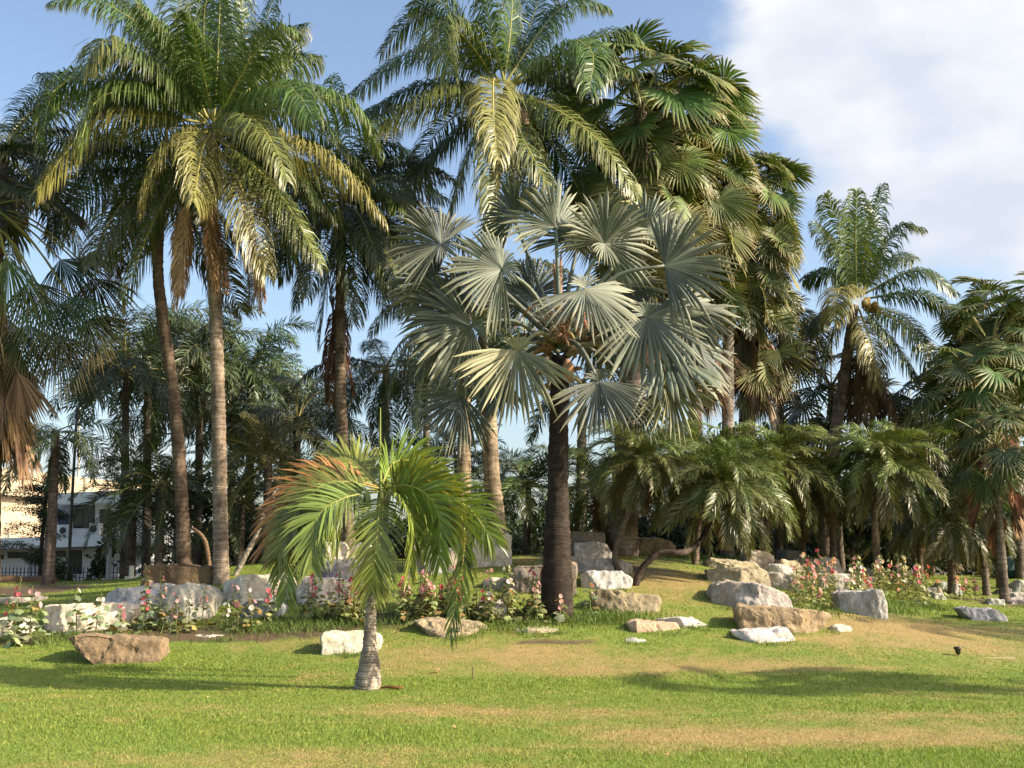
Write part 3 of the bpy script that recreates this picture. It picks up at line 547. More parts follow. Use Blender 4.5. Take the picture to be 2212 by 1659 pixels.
# left coconut palm, the most prominent one
d = 22.; base = pix(478, 1258, d); base[2] = float(terr(base[0], d)); L1 = palm_root('tall coconut palm with yellowing fronds and straight grey trunk at left', base)
px_trunk(L1, base, d, [(478, 1255), (474, 1000), (470, 800), (463, 600), (458, 430), (456, 290)], [16.5, 15, 14.5, 14, 13, 10.5], GRB, flare=.25)
px_fronds(L1, base, d, [
 ([(443, 265, 0), (300, 247, -.8), (200, 265, -1.2), (80, 412, -1.5)], Y1), ([(448, 285, -.2), (390, 294, -1), (340, 345, -1.8), (303, 445, -2.2)], Y1),
 ([(455, 285, -.3), (435, 330, -1.6), (420, 438, -2.6)], Y1), ([(465, 275, -.2), (533, 249, -1.4), (590, 310, -2.2), (622, 392, -2.4)], GY),
 ([(475, 270, 0), (600, 225, -.2), (690, 211, -.3), (770, 240, -.4), (822, 330, -.5)], G1), ([(475, 290, -.2), (610, 302, -.9), (740, 365, -1.5), (832, 478, -1.6)], Y1),
 ([(462, 265, 0), (470, 130, -.2), (478, -60, -.6)], G1), ([(467, 255, .1), (560, 80, .4), (606, -60, .4)], G2), ([(470, 255, .2), (600, 143, .9), (690, 128, 1.2)], G1),
 ([(445, 255, 0), (335, 85, -.2), (210, 0, -.5), (115, 5, -.8)], G1), ([(440, 255, -.1), (275, 110, -1.4), (215, 90, -2), (178, 160, -2.3)], GY),
 ([(435, 250, 0), (230, 170, -.5), (120, 190, -.9), (88, 320, -1.1)], G1), ([(440, 250, .3), (300, 190, .7), (90, 165, 1.2)], G2), ([(452, 255, .2), (395, 33, .7), (370, -60, .9)], G2),
 ([(445, 300, 0), (350, 440, -.4), (262, 650, -.4)], GY), ([(462, 305, -.3), (528, 420, -1.1), (577, 595, -1.2)], Y1), ([(468, 300, -.2), (590, 400, -.7), (695, 570, -.8)], GY),
 ([(465, 255, .2), (520, 90, .2), (520, -50, 0)], G1), ([(448, 255, -.1), (380, 110, -.6), (300, 10, -1.)], G1), ([(450, 258, -.2), (340, 150, -1.2), (250, 100, -1.8), (200, 150, -2.1)], G1), ([(468, 258, -.2), (540, 130, -1.), (600, 60, -1.5), (640, 70, -1.7)], G1), ([(458, 258, 0), (440, 80, -.3), (450, -60, -.6)], G2), ([(470, 262, -.2), (560, 200, -1.2), (630, 190, -1.8), (680, 260, -2.1)], G1), ([(440, 262, -.2), (300, 200, -1.2), (210, 215, -1.8), (170, 320, -2.1)], G1), ([(452, 255, .4), (300, 30, 1.), (200, -40, 1.4)], G2), ([(466, 255, .4), (580, 100, 1.1), (660, 60, 1.6)], G2), ([(445, 255, .1), (330, 60, .6), (260, -50, 1.0)], G2), ([(440, 270, .3), (280, 290, 1.2), (150, 440, 1.6)], G2),
 ([(470, 285, .3), (600, 330, 1.2), (720, 470, 1.5)], G2), ([(440, 290, .2), (330, 370, .8), (220, 560, .9)], G2), ([(460, 262, -.2), (430, 120, -1.2), (400, 30, -2)], G1), ([(478, 280, .2), (640, 250, 1), (800, 390, 1.4)], G2)],
 Lmax=1.05, width=.031, n=125, droop=2.3, seed=1, a0=5, a1=44)
cpos = pix(456, 270, d) - base
crown(L1, cpos, COCO, 10, 60, -30, .95, G2, azr=(.3, 2.8))
for x, y in ((418, 430), (528, 430), (440, 400)):
    p = pix(x, y - 20, d - .3) - base
    for k in range(2): place(DEADC[(k + int(x)) % 4][1], L1, p + np.array([random.uniform(-.15, .15), random.uniform(-.2, .2), 0]), random.uniform(0, 6.3), .92, jcol((.42, .26, .15), .12), name='dead_frond')

d = 24.2; base = ground(400, d); L2 = palm_root('leaning coconut palm with curved dark trunk behind the tall left one', base)
px_trunk(L2, base, d, [(398, 1235), (391, 1050), (376, 860), (352, 690), (341, 570), (348, 430), (355, 380)], [15, 13.5, 13, 12.5, 12.5, 12, 10], (.17, .12, .085), flare=.2)
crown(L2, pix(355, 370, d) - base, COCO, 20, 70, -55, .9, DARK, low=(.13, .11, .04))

# centre coconut
d = 24.; base = pix(1076, 1165, d); base[2] = float(terr(base[0], d)); C1 = palm_root('coconut palm with green nuts and a broad green crown at top centre', base)
px_trunk(C1, base, d, [(1076, 1165), (1063, 1040), (1056, 900), (1048, 780), (1052, 600), (1068, 400), (1086, 210)], [19, 17, 16, 16, 15, 14, 11], (.31, .24, .165), flare=.3)
px_fronds(C1, base, d, [
 ([(1077, 190, 0), (1020, 100, -1), (957, 43, -1.8), (945, 90, -2.3), (975, 165, -2.5)], GY), ([(1070, 185, 0), (960, 110, -.3), (880, 115, -.6), (760, 205, -.9)], G2), ([(1065, 192, .1), (920, 182, .3), (790, 240, .4)], G2),
 ([(1068, 200, -.1), (937, 207, -.9), (830, 268, -1.4)], GY), ([(1080, 190, -.3), (1066, 172, -1.4), (1066, 250, -2.6), (1074, 345, -3.)], Y1), ([(1085, 215, -.2), (1075, 320, -1.4), (1070, 510, -2)], GY),
 ([(1095, 215, -.2), (1125, 290, -1.3), (1185, 400, -1.8)], GY), ([(1100, 210, -.1), (1185, 228, -.8), (1300, 310, -1.4), (1380, 428, -1.5)], GY), ([(1100, 185, 0), (1230, 92, -.9), (1280, 115, -1.4), (1272, 200, -1.8)], G1),
 ([(1095, 180, .1), (1300, 75, .3), (1380, 92, .3), (1418, 160, .2)], G1), ([(1088, 178, .1), (1103, 60, 0), (1110, -60, -.2)], G1), ([(1080, 178, .1), (1010, 70, .2), (950, 3, .3), (888, 15, .3)], G1),
 ([(1092, 178, .1), (1180, 50, .3), (1240, 0, .4), (1310, 15, .4)], G2), ([(1075, 215, 0), (1020, 310, -.5), (972, 465, -.6)], GY), ([(1070, 210, .2), (980, 290, .7), (895, 375, .9)], G2), ([(1072, 180, .2), (960, 40, .8), (885, 45, 1.1), (822, 115, 1.3)], G2),
 ([(1090, 180, -.1), (1060, 60, -.9), (1040, -50, -1.3)], G1), ([(1095, 182, .2), (1150, 40, .7), (1180, -60, .9)], G2), ([(1098, 215, .2), (1200, 320, .8), (1280, 470, 1.)], G2), ([(1085, 215, .3), (1110, 320, 1), (1150, 480, 1.2)], G2)],
 Lmax=1.1, width=.033, n=125, droop=2.0, seed=2, a0=8, a1=46)
crown(C1, pix(1086, 190, d) - base, COCO, 8, 60, -20, .95, G2, azr=(.3, 2.8))
def nut_mesh():
    bm = bmesh.new(); bmesh.ops.create_icosphere(bm, subdivisions=2, radius=.1)
    for v in bm.verts: v.co.z *= 1.25; v.co *= 1 + .06 * math.cos(3 * math.atan2(v.co.y, v.co.x))
    me = bpy.data.meshes.new('coconut'); bm.to_mesh(me); bm.free(); me.materials.append(M_SOFT); me.polygons.foreach_set('use_smooth', [True] * len(me.polygons))
    for nm in 'vt':
        a = me.attributes.new(nm, 'FLOAT', 'POINT'); a.data.foreach_set('value', [.5 if nm == 'v' else 0.] * len(me.vertices))
    return me
NUT = nut_mesh()
def nuts(parent, root, d, spots, color):
    for x, y in spots: part('coconut', NUT, parent, jcol(color, .15), Matrix.Translation(Vector(pix(x, y, d - .45 + random.uniform(-.1, .15)) - root)) @ Matrix.Rotation(random.random(), 4, 'X'))
nuts(C1, base, d, [(1124, 224), (1128, 232), (1144, 216), (1160, 246), (1166, 252), (1096, 196), (1104, 194), (1150, 238), (1158, 258), (1112, 214)], (.12, .17, .05))
# brown spathe
mb = MB(); tube(mb, catmull([pix(1115, 228, d - .5) - base, pix(1132, 250, d - .8) - base, pix(1140, 290, d - .9) - base], 8), np.array([.02, .06, .09, .1, .09, .07, .04, .01]), 6); part('flower_sheath', mb.mesh('flower_sheath', [M_DEAD]), C1, (.38, .24, .16))

# right coconut
d = 29.; base = ground(1790, d); R1 = palm_root('coconut palm with ringed leaning trunk against the sky at right', base)
px_trunk(R1, base, d, [(1780, 1110), (1800, 960), (1818, 850), (1833, 750), (1846, 660)], [15, 14, 13, 12, 10], (.19, .14, .10), ring=.16, depth=.09)
px_fronds(R1, base, d, [
 ([(1846, 640, 0), (1825, 510, -.2), (1780, 422, -.4)], GY), ([(1850, 640, 0), (1848, 520, -.6), (1850, 412, -1.)], G1), ([(1855, 640, 0), (1882, 500, .2), (1905, 400, .2)], G1), ([(1860, 635, 0), (1935, 495, 0), (1990, 492, -.2)], G2),
 ([(1865, 635, 0), (1985, 583, -.3), (2062, 630, -.5)], G2), ([(1868, 645, 0), (1990, 635, -.8), (2078, 695, -1.)], G2), ([(1868, 655, -.1), (1985, 730, -1), (2042, 872, -1.4)], GY), ([(1862, 662, -.1), (1935, 745, -.8), (1978, 820, -1.2)], GY),
 ([(1856, 668, -.2), (1884, 750, -1), (1893, 835, -1.1)], Y1), ([(1842, 642, 0), (1795, 590, .3), (1740, 602, .5)], G2), ([(1845, 645, -.2), (1815, 622, -1.5), (1800, 695, -2.2)], Y1), ([(1842, 655, .1), (1790, 668, .3), (1745, 715, .4)], G2),
 ([(1850, 640, .3), (1800, 530, 1), (1760, 480, 1.4)], G2), ([(1860, 640, .3), (1920, 560, 1.2), (1975, 560, 1.8)], G2), ([(1862, 655, .3), (1960, 690, 1.2), (2020, 780, 1.5)], G2), ([(1845, 660, .2), (1800, 720, .7), (1770, 830, .8)], G2), ([(1852, 642, .4), (1870, 520, 1.3), (1880, 440, 1.8)], G2)],
 Lmax=.95, width=.036, n=95, droop=1.7, seed=3, a0=8, a1=48)
nuts(R1, base, d, [(1868, 655), (1876, 662), (1884, 668), (1890, 660), (1872, 650), (1896, 676)], (.30, .20, .06))
for k in range(5): place(DEADC[k % 4][1], R1, pix(1850 + k * 5, 690 + k * 10, d + .15) - base, k * 1.3 + .5, 1.1, jcol((.2, .11, .065), .2), name='dead_frond')

# middle coconut between left and centre
d = 26.; base = ground(750, 25.5); M1 = palm_root('slim coconut palm with hanging dead fronds between left and centre crowns', base)
px_trunk(M1, base, 25.5, [(755, 1205), (745, 1060), (738, 900), (735, 700), (738, 500), (742, 420)], [14, 12, 12, 11, 11, 9], (.22, .16, .115), flare=.3)
px_fronds(M1, base, d, [
 ([(742, 420, 0), (730, 300, 0), (717, 165, 0)], G1), ([(745, 425, 0), (800, 330, -.4), (870, 320, -.6), (935, 400, -.8)], G1), ([(745, 430, 0), (830, 420, -.6), (910, 480, -.9)], GY), ([(745, 425, 0), (810, 260, .2), (860, 230, .3)], G1),
 ([(740, 425, 0), (690, 320, .3), (640, 300, .5)], G2), ([(742, 440, -.2), (790, 500, -.9), (830, 640, -1)], GY), ([(740, 440, -.2), (760, 540, -.9), (775, 690, -.9)], G2), ([(738, 440, 0), (680, 520, -.4), (640, 660, -.5)], G2), ([(748, 430, .2), (850, 380, .9), (960, 430, 1.2)], G2),
 ([(742, 445, -.3), (830, 540, -1.0), (890, 660, -1.2)], GY), ([(736, 440, 0), (660, 480, .4), (600, 600, .5)], G2), ([(740, 445, 0), (710, 580, -.3), (690, 740, -.3)], G2)], Lmax=1.0, width=.036, n=100, droop=1.9, seed=4, a0=8, a1=46)
crown(M1, pix(742, 425, d) - base, COCO, 24, 65, -55, .95, DARK)
for k in range(4): place(DEADC[k % 4][1], M1, pix(712 + k * 8, 640, d - .2) - base, k * 1.7, .95, jcol((.18, .10, .06), .2), name='dead_frond')

def simple_palm(label, x, ybase, d, pts, hw, tcol, protos, n, emax, emin, scale, color, low=None, name='palm_tree', dead=0, deadset=None, crown_px=None, group=None, fname='frond', deadcol=BROWN, skirt=None, dome=1.0, deadscale=.9, depth=.05):
    base = ground(x, d); o = palm_root(label, base, name, group=group)
    px_trunk(o, base, d, pts, hw, tcol, flare=.2, depth=depth)
    cp = pix(*(crown_px or pts[-1]), d) - base; rs = np.random.default_rng(int(x * 3 + d * 100))
    crown(o, cp, protos, n, emax, emin, scale, color, low, rs, name=fname, dome=dome)
    for k in range(dead):
        q = cp.copy()
        if skirt: q = q + (pix(pts[-1][0], skirt[0] + (skirt[1] - skirt[0]) * (k + .5) / dead, d) - base - cp) * np.array([0, 0, 1.])
        az = k * 2.4 + rs.normal(0, .3)
        place(deadset[int(rs.integers(len(deadset)))][1], o, q + np.array([math.cos(az), math.sin(az), 0]) * .12, az, deadscale * rs.uniform(.8, 1.15), jcol(deadcol, .3, rs), rs.normal(0, .3), 'dead_frond' if fname == 'frond' else 'dead_leaf', tilt=rs.normal(0, .12))
    return o, base, cp
FG = (.105, .165, .045); FY = (.21, .20, .06); FD = (.05, .08, .028)
# tall fan palms right of centre
def cascade(o, base, d, x0, y0, y1, n, R, colA, colB, wid, seed, dead_from=.8):
    """old fan leaves hanging in a thick skirt down the trunk"""
    rs = np.random.default_rng(seed)
    for i in range(n):
        f = (i + .5) / n; az = i * 2.39996 + rs.normal(0, .3); y = y0 + (y1 - y0) * f
        p = pix(x0, y, d) - base + np.array([math.cos(az), math.sin(az), 0]) * .12
        if f > dead_from and rs.random() < .8: place(FANDEAD[int(rs.integers(6))][1], o, p, az, R * rs.uniform(.9, 1.25), jcol((.30, .215, .13), .4, rs), rs.normal(0, .3), 'dead_leaf', tilt=rs.normal(.1, .12))
        else:
            c = np.array(colA) * (1 - f) + np.array(colB) * f
            place(pick(FAN, -15 - 50 * f + rs.normal(0, 10), rs), o, p, az, R * rs.uniform(.85, 1.1) * wid, jcol(c, .25, rs), rs.normal(0, .4), 'fan_leaf')
d = 25.5
o, base, cp = simple_palm('tall fan palm with thick grey ringed trunk and shaggy leaf skirt right of centre', 1350, 1200, d, [(1348, 1200), (1350, 1060), (1368, 800), (1380, 500), (1385, 225)], [30, 29, 24, 20, 14], (.27, .215, .175),
   FAN, 24, 88, -10, 1.12, FG, FG, 'fan_palm', fname='fan_leaf')
cascade(o, base, d, 1386, 255, 640, 66, 1.1, FG, FY, .95, 5, .68)
d = 28.5
o, base, cp = simple_palm('fan palm with brown thatch under dense drooping leaves, left of the right coconut', 1613, 1200, d, [(1615, 1190), (1613, 950), (1616, 700), (1625, 420)], [17, 17, 15, 10], (.15, .12, .10),
   FAN, 30, 85, -10, .78, FG, FG, 'fan_palm', fname='fan_leaf')
cascade(o, base, d, 1625, 430, 800, 90, .82, FG, FY, .95, 6, .55)
d = 27
o, base, cp = simple_palm('fan palm crown filling the gap above the silver palm', 1510, 1200, d, [(1500, 1190), (1502, 900), (1500, 600), (1490, 285)], [15, 15, 14, 10], (.15, .12, .10),
   FAN, 22, 85, -10, 1.0, FG, FG, 'fan_palm', fname='fan_leaf')
cascade(o, base, d, 1492, 305, 740, 66, .98, FG, FY, .95, 7, .62)
simple_palm('smooth pale trunked palm standing left of the brown thatched fan palm', 1572, 1200, 27.5, [(1572, 1200), (1572, 950), (1573, 740), (1575, 640)], [14, 13, 13, 10], (.33, .28, .23), QUEEN, 12, 70, -40, 1.0, FD, name='palm_tree')

# silver (bismarck type) fan palm
d = 18.5; base = hit(1204, 1333); d = base[1]; B1 = palm_root('silver blue fan palm with dark thick trunk in the centre', base, 'silver_fan_palm')
px_trunk(B1, base, d, [(1204, 1335), (1203, 1240), (1205, 1080), (1207, 930), (1209, 850), (1211, 770)], [34, 27, 23, 21.5, 21, 19], (.042, .031, .024), ring=.16, depth=.05, sides=18, lump=.02)
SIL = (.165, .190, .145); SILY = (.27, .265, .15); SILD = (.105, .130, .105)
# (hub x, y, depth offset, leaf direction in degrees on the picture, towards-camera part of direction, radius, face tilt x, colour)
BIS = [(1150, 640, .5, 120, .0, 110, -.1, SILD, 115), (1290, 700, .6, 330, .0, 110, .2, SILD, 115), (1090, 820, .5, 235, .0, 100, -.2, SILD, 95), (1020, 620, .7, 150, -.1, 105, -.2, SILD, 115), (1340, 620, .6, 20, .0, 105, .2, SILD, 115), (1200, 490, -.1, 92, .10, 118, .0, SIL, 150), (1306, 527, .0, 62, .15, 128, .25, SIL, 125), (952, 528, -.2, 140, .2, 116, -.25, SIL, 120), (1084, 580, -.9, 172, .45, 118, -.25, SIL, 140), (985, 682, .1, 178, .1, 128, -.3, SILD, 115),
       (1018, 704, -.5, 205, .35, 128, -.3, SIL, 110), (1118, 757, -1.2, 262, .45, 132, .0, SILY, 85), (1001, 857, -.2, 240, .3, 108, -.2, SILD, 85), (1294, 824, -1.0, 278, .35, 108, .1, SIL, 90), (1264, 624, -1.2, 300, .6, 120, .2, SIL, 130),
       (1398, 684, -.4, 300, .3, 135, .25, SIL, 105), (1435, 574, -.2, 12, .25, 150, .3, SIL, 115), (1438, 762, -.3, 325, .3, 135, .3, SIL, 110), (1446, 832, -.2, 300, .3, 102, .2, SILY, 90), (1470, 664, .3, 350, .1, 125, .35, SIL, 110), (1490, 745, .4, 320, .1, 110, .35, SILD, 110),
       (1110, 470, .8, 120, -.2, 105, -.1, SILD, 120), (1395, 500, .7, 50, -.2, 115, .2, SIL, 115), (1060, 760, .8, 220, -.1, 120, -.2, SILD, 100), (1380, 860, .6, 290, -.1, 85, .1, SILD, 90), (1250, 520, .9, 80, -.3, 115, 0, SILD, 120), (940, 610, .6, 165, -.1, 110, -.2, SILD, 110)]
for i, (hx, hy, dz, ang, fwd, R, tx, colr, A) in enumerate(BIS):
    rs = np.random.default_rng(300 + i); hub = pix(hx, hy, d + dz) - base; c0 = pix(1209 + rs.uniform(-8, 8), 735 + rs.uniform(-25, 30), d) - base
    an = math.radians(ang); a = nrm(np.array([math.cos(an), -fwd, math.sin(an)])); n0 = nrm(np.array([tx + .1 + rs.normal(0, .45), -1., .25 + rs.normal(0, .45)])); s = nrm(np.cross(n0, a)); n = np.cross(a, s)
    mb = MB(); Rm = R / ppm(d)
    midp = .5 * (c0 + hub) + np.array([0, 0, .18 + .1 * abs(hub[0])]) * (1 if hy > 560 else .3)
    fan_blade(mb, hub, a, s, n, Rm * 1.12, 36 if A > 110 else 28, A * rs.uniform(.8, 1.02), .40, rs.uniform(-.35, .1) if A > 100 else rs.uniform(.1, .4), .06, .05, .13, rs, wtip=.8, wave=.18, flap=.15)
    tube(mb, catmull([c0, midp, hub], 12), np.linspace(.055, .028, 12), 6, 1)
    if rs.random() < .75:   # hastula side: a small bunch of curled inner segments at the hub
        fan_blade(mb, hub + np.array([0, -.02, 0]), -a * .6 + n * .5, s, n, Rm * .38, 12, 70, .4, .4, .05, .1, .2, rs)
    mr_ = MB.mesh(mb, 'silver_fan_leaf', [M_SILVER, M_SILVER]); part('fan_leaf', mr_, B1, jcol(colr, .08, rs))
for k in range(26):    # old boots, torn fibre and dead flower stalks below the crown
    rs = np.random.default_rng(700 + k); az = k * 2.4; y = 700 + 150 * rs.random(); p = pix(1210, y, d) - base + np.array([math.cos(az), math.sin(az), 0]) * .15
    mb = MB(); q = p + np.array([math.cos(az) * .35, math.sin(az) * .35, .18 * rs.normal() + .08]); tube(mb, catmull([p, .5 * (p + q) + np.array([0, 0, .1]), q], 6), np.linspace(.07, .03, 6), 5); part('leaf_base', mb.mesh('leaf_base', [M_DEAD]), B1, jcol((.24, .16, .10), .35, rs))
for k in range(16):
    rs = np.random.default_rng(740 + k); az = k * 2.0 + 3.3; p = pix(1212, 680 + 30 * rs.random(), d) - base; L = rs.uniform(.5, 1.0)
    q1 = p + np.array([math.cos(az) * L * .5, math.sin(az) * L * .5, .25]); q2 = p + np.array([math.cos(az) * L, math.sin(az) * L, -.15 - .3 * rs.random()])
    mb = pinnate(catmull([p, q1, q2], 10), n=14, Lmax=.32, width=.02, droop=1.6, start=.35, rr=.02, rs=rs); part('dead_flower_stalk', mb.mesh('dead_flower_stalk', [M_DEAD, M_DEAD]), B1, jcol((.27, .15, .075), .3, rs))
mb = MB(); tube(mb, [pix(1224, 775, d - .35) - base, pix(1228, 790, d - .38) - base, pix(1227, 808, d - .36) - base, pix(1224, 822, d - .33) - base], [.03, .1, .1, .03], 10); part('leaf_base', mb.mesh('leaf_base', [M_DEAD]), B1, (.42, .24, .14))
# the upright unopened spear leaves
for k, (x, y) in enumerate(((1196, 560), (1212, 545))):
    mb = MB(); tube(mb, [pix(1208, 740, d) - base, pix(.5 * (x + 1208), 650, d) - base, pix(x, y, d) - base], [.06, .045, .012], 6); part('spear_leaf', mb.mesh('spear_leaf', [M_DEAD]), B1, (.30, .17, .10))

# small palm on the lawn
base = hit(795, 1488); d = base[1]; S1 = palm_root('small bright green palm with arching fronds and swollen base on the lawn', base, 'small_feather_palm')
px_trunk(S1, base, d, [(793, 1488), (795, 1470), (798, 1440), (799, 1390), (801, 1325), (806, 1280)], [27, 21, 14.5, 13, 11.5, 10.5], (.36, .30, .24), ring=.035, depth=.05, sides=16, lump=.0)
mb = MB(); tube(mb, catmull([pix(803, 1318, d) - base, pix(812, 1200, d) - base, pix(821, 1090, d) - base, pix(824, 1040, d) - base], 12), np.interp(np.linspace(0, 1, 12), [0, .4, .8, 1], [.066, .062, .05, .03]), 10)
part('crownshaft', mb.mesh('crownshaft', [M_SOFT]), S1, (.16, .20, .06))
mb = MB(); tube(mb, catmull([pix(822, 1060, d) - base, pix(821, 960, d) - base, pix(822, 880, d) - base], 8), np.linspace(.028, .006, 8), 6); part('spear_leaf', mb.mesh('spear_leaf', [M_SOFT]), S1, (.25, .30, .07))
SG = (.20, .27, .05); SG2 = (.165, .235, .045); SY = (.24, .27, .055)
px_fronds(S1, base, d, [
 ([(820, 1052, 0), (700, 1028, -.2), (620, 1080, -.35), (575, 1180, -.4)], RUST), ([(818, 1058, 0), (690, 1065, -.25), (628, 1140, -.4), (618, 1290, -.45)], SG), ([(818, 1062, -.05), (745, 1075, -.5), (682, 1120, -.7), (672, 1220, -.75)], SG2),
 ([(822, 1065, -.1), (818, 1110, -.55), (812, 1180, -.7), (802, 1275, -.65)], SY), ([(826, 1062, -.05), (860, 1070, -.45), (892, 1130, -.6), (886, 1225, -.6)], SG), ([(828, 1056, 0), (925, 1045, -.2), (990, 1095, -.3), (1003, 1190, -.35), (972, 1362, -.4)], SG2),
 ([(828, 1055, .05), (930, 1055, .1), (1010, 1095, .15), (1065, 1170, .2)], SG2), ([(820, 1050, .05), (760, 1005, .2), (690, 1015, .35), (640, 1080, .45)], SG), ([(824, 1048, .0), (850, 1000, .2), (900, 1000, .35), (950, 1060, .45)], SG), ([(826, 1050, -.1), (900, 1030, -.4), (965, 1070, -.55), (985, 1150, -.6)], SY),
 ([(820, 1050, .1), (770, 1030, .5), (730, 1090, .7), (725, 1190, .75)], SG2), ([(818, 1055, -.05), (720, 1040, -.3), (650, 1090, -.5), (600, 1200, -.55)], (.20, .23, .05)), ([(826, 1056, -.05), (890, 1050, -.4), (945, 1100, -.6), (950, 1215, -.65)], SG2), ([(820, 1052, 0), (750, 990, .1), (680, 1005, .2)], SY), ([(824, 1055, .1), (860, 1040, .5), (910, 1090, .7), (930, 1190, .75)], SG2)],
 Lmax=.54, width=.033, n=58, droop=.3, start=.1, rr=.016, seed=9, tw=.15, jit=.05, vee=.05, a0=24, a1=62, endlen=.62)

# left edge palms
d = 23.4
o, base, cp = simple_palm('fan palm with long bare stalks and brown thatch at the left picture edge', -60, 1300, d, [(-70, 1300), (-66, 1000), (-60, 700), (-50, 440)], [20, 20, 18, 12], (.13, .10, .08), FAN, 10, 70, 0, 1.2, FD, FD, 'fan_palm', fname='fan_leaf')
rs = np.random.default_rng(44)
for (x, y, dz, ang, R, c) in [(15, 560, -.6, 275, 150, (.10, .17, .04)), (95, 640, -.3, 290, 140, FG), (130, 560, .2, 310, 150, FD), (150, 640, -.2, 300, 150, DARK), (185, 690, .3, 320, 140, FD), (60, 700, -.2, 280, 140, DARK), (120, 720, .2, 285, 150, FD), (170, 560, .5, 340, 130, FD), (200, 600, .6, 300, 150, FD), (20, 690, 0, 265, 150, FY), (60, 610, .3, 300, 140, FD)]:
    hub = pix(x, y, d + dz) - base; an = math.radians(ang); a = nrm(np.array([math.cos(an), -.2, math.sin(an)])); s = nrm(np.cross([.3, -1, .3], a)); n = np.cross(a, s); mb = MB()
    fan_blade(mb, hub, a, s, n, .86 * R / ppm(d), 40, 58, .4, .25, .03, .1, .25, rs); c0 = cp + np.array([0, 0, rs.uniform(-.3, .2)])
    tube(mb, catmull([c0, .5 * (c0 + hub) + np.array([0, 0, .35]), hub], 10), np.linspace(.03, .018, 10), 5, 1); part('fan_leaf', mb.mesh('fan_leaf', FM), o, jcol(c, .15, rs))
for k in range(40):
    az = k * 2.4; y = 600 + 230 * rs.random(); q = pix(-20 + 35 * rs.random(), y, d - .3) - base
    place(FANDEAD[int(rs.integers(6))][1], o, q, az, 1.0 * rs.uniform(.9, 1.2), jcol((.30, .20, .11), .35, rs), 0, 'dead_leaf', tilt=rs.normal(0, .12))
simple_palm('coconut palm crown half cut off by the left picture edge', -20, 1280, 25, [(-15, 1280), (-10, 900), (-5, 600), (0, 330)], [14, 13, 13, 10], (.15, .11, .08), COCO, 22, 80, -45, .85, (.075, .115, .06), name='coconut_palm', dead=5, deadset=DEADC, deadcol=(.22, .12, .07))
simple_palm('thin dark palm with drooping fronds by the street fence at left', 108, 1262, 25, [(104, 1262), (112, 1120), (118, 1000), (120, 930)], [12, 10, 9, 8], (.13, .10, .085), QUEEN, 15, 30, -60, .8, (.06, .10, .05))

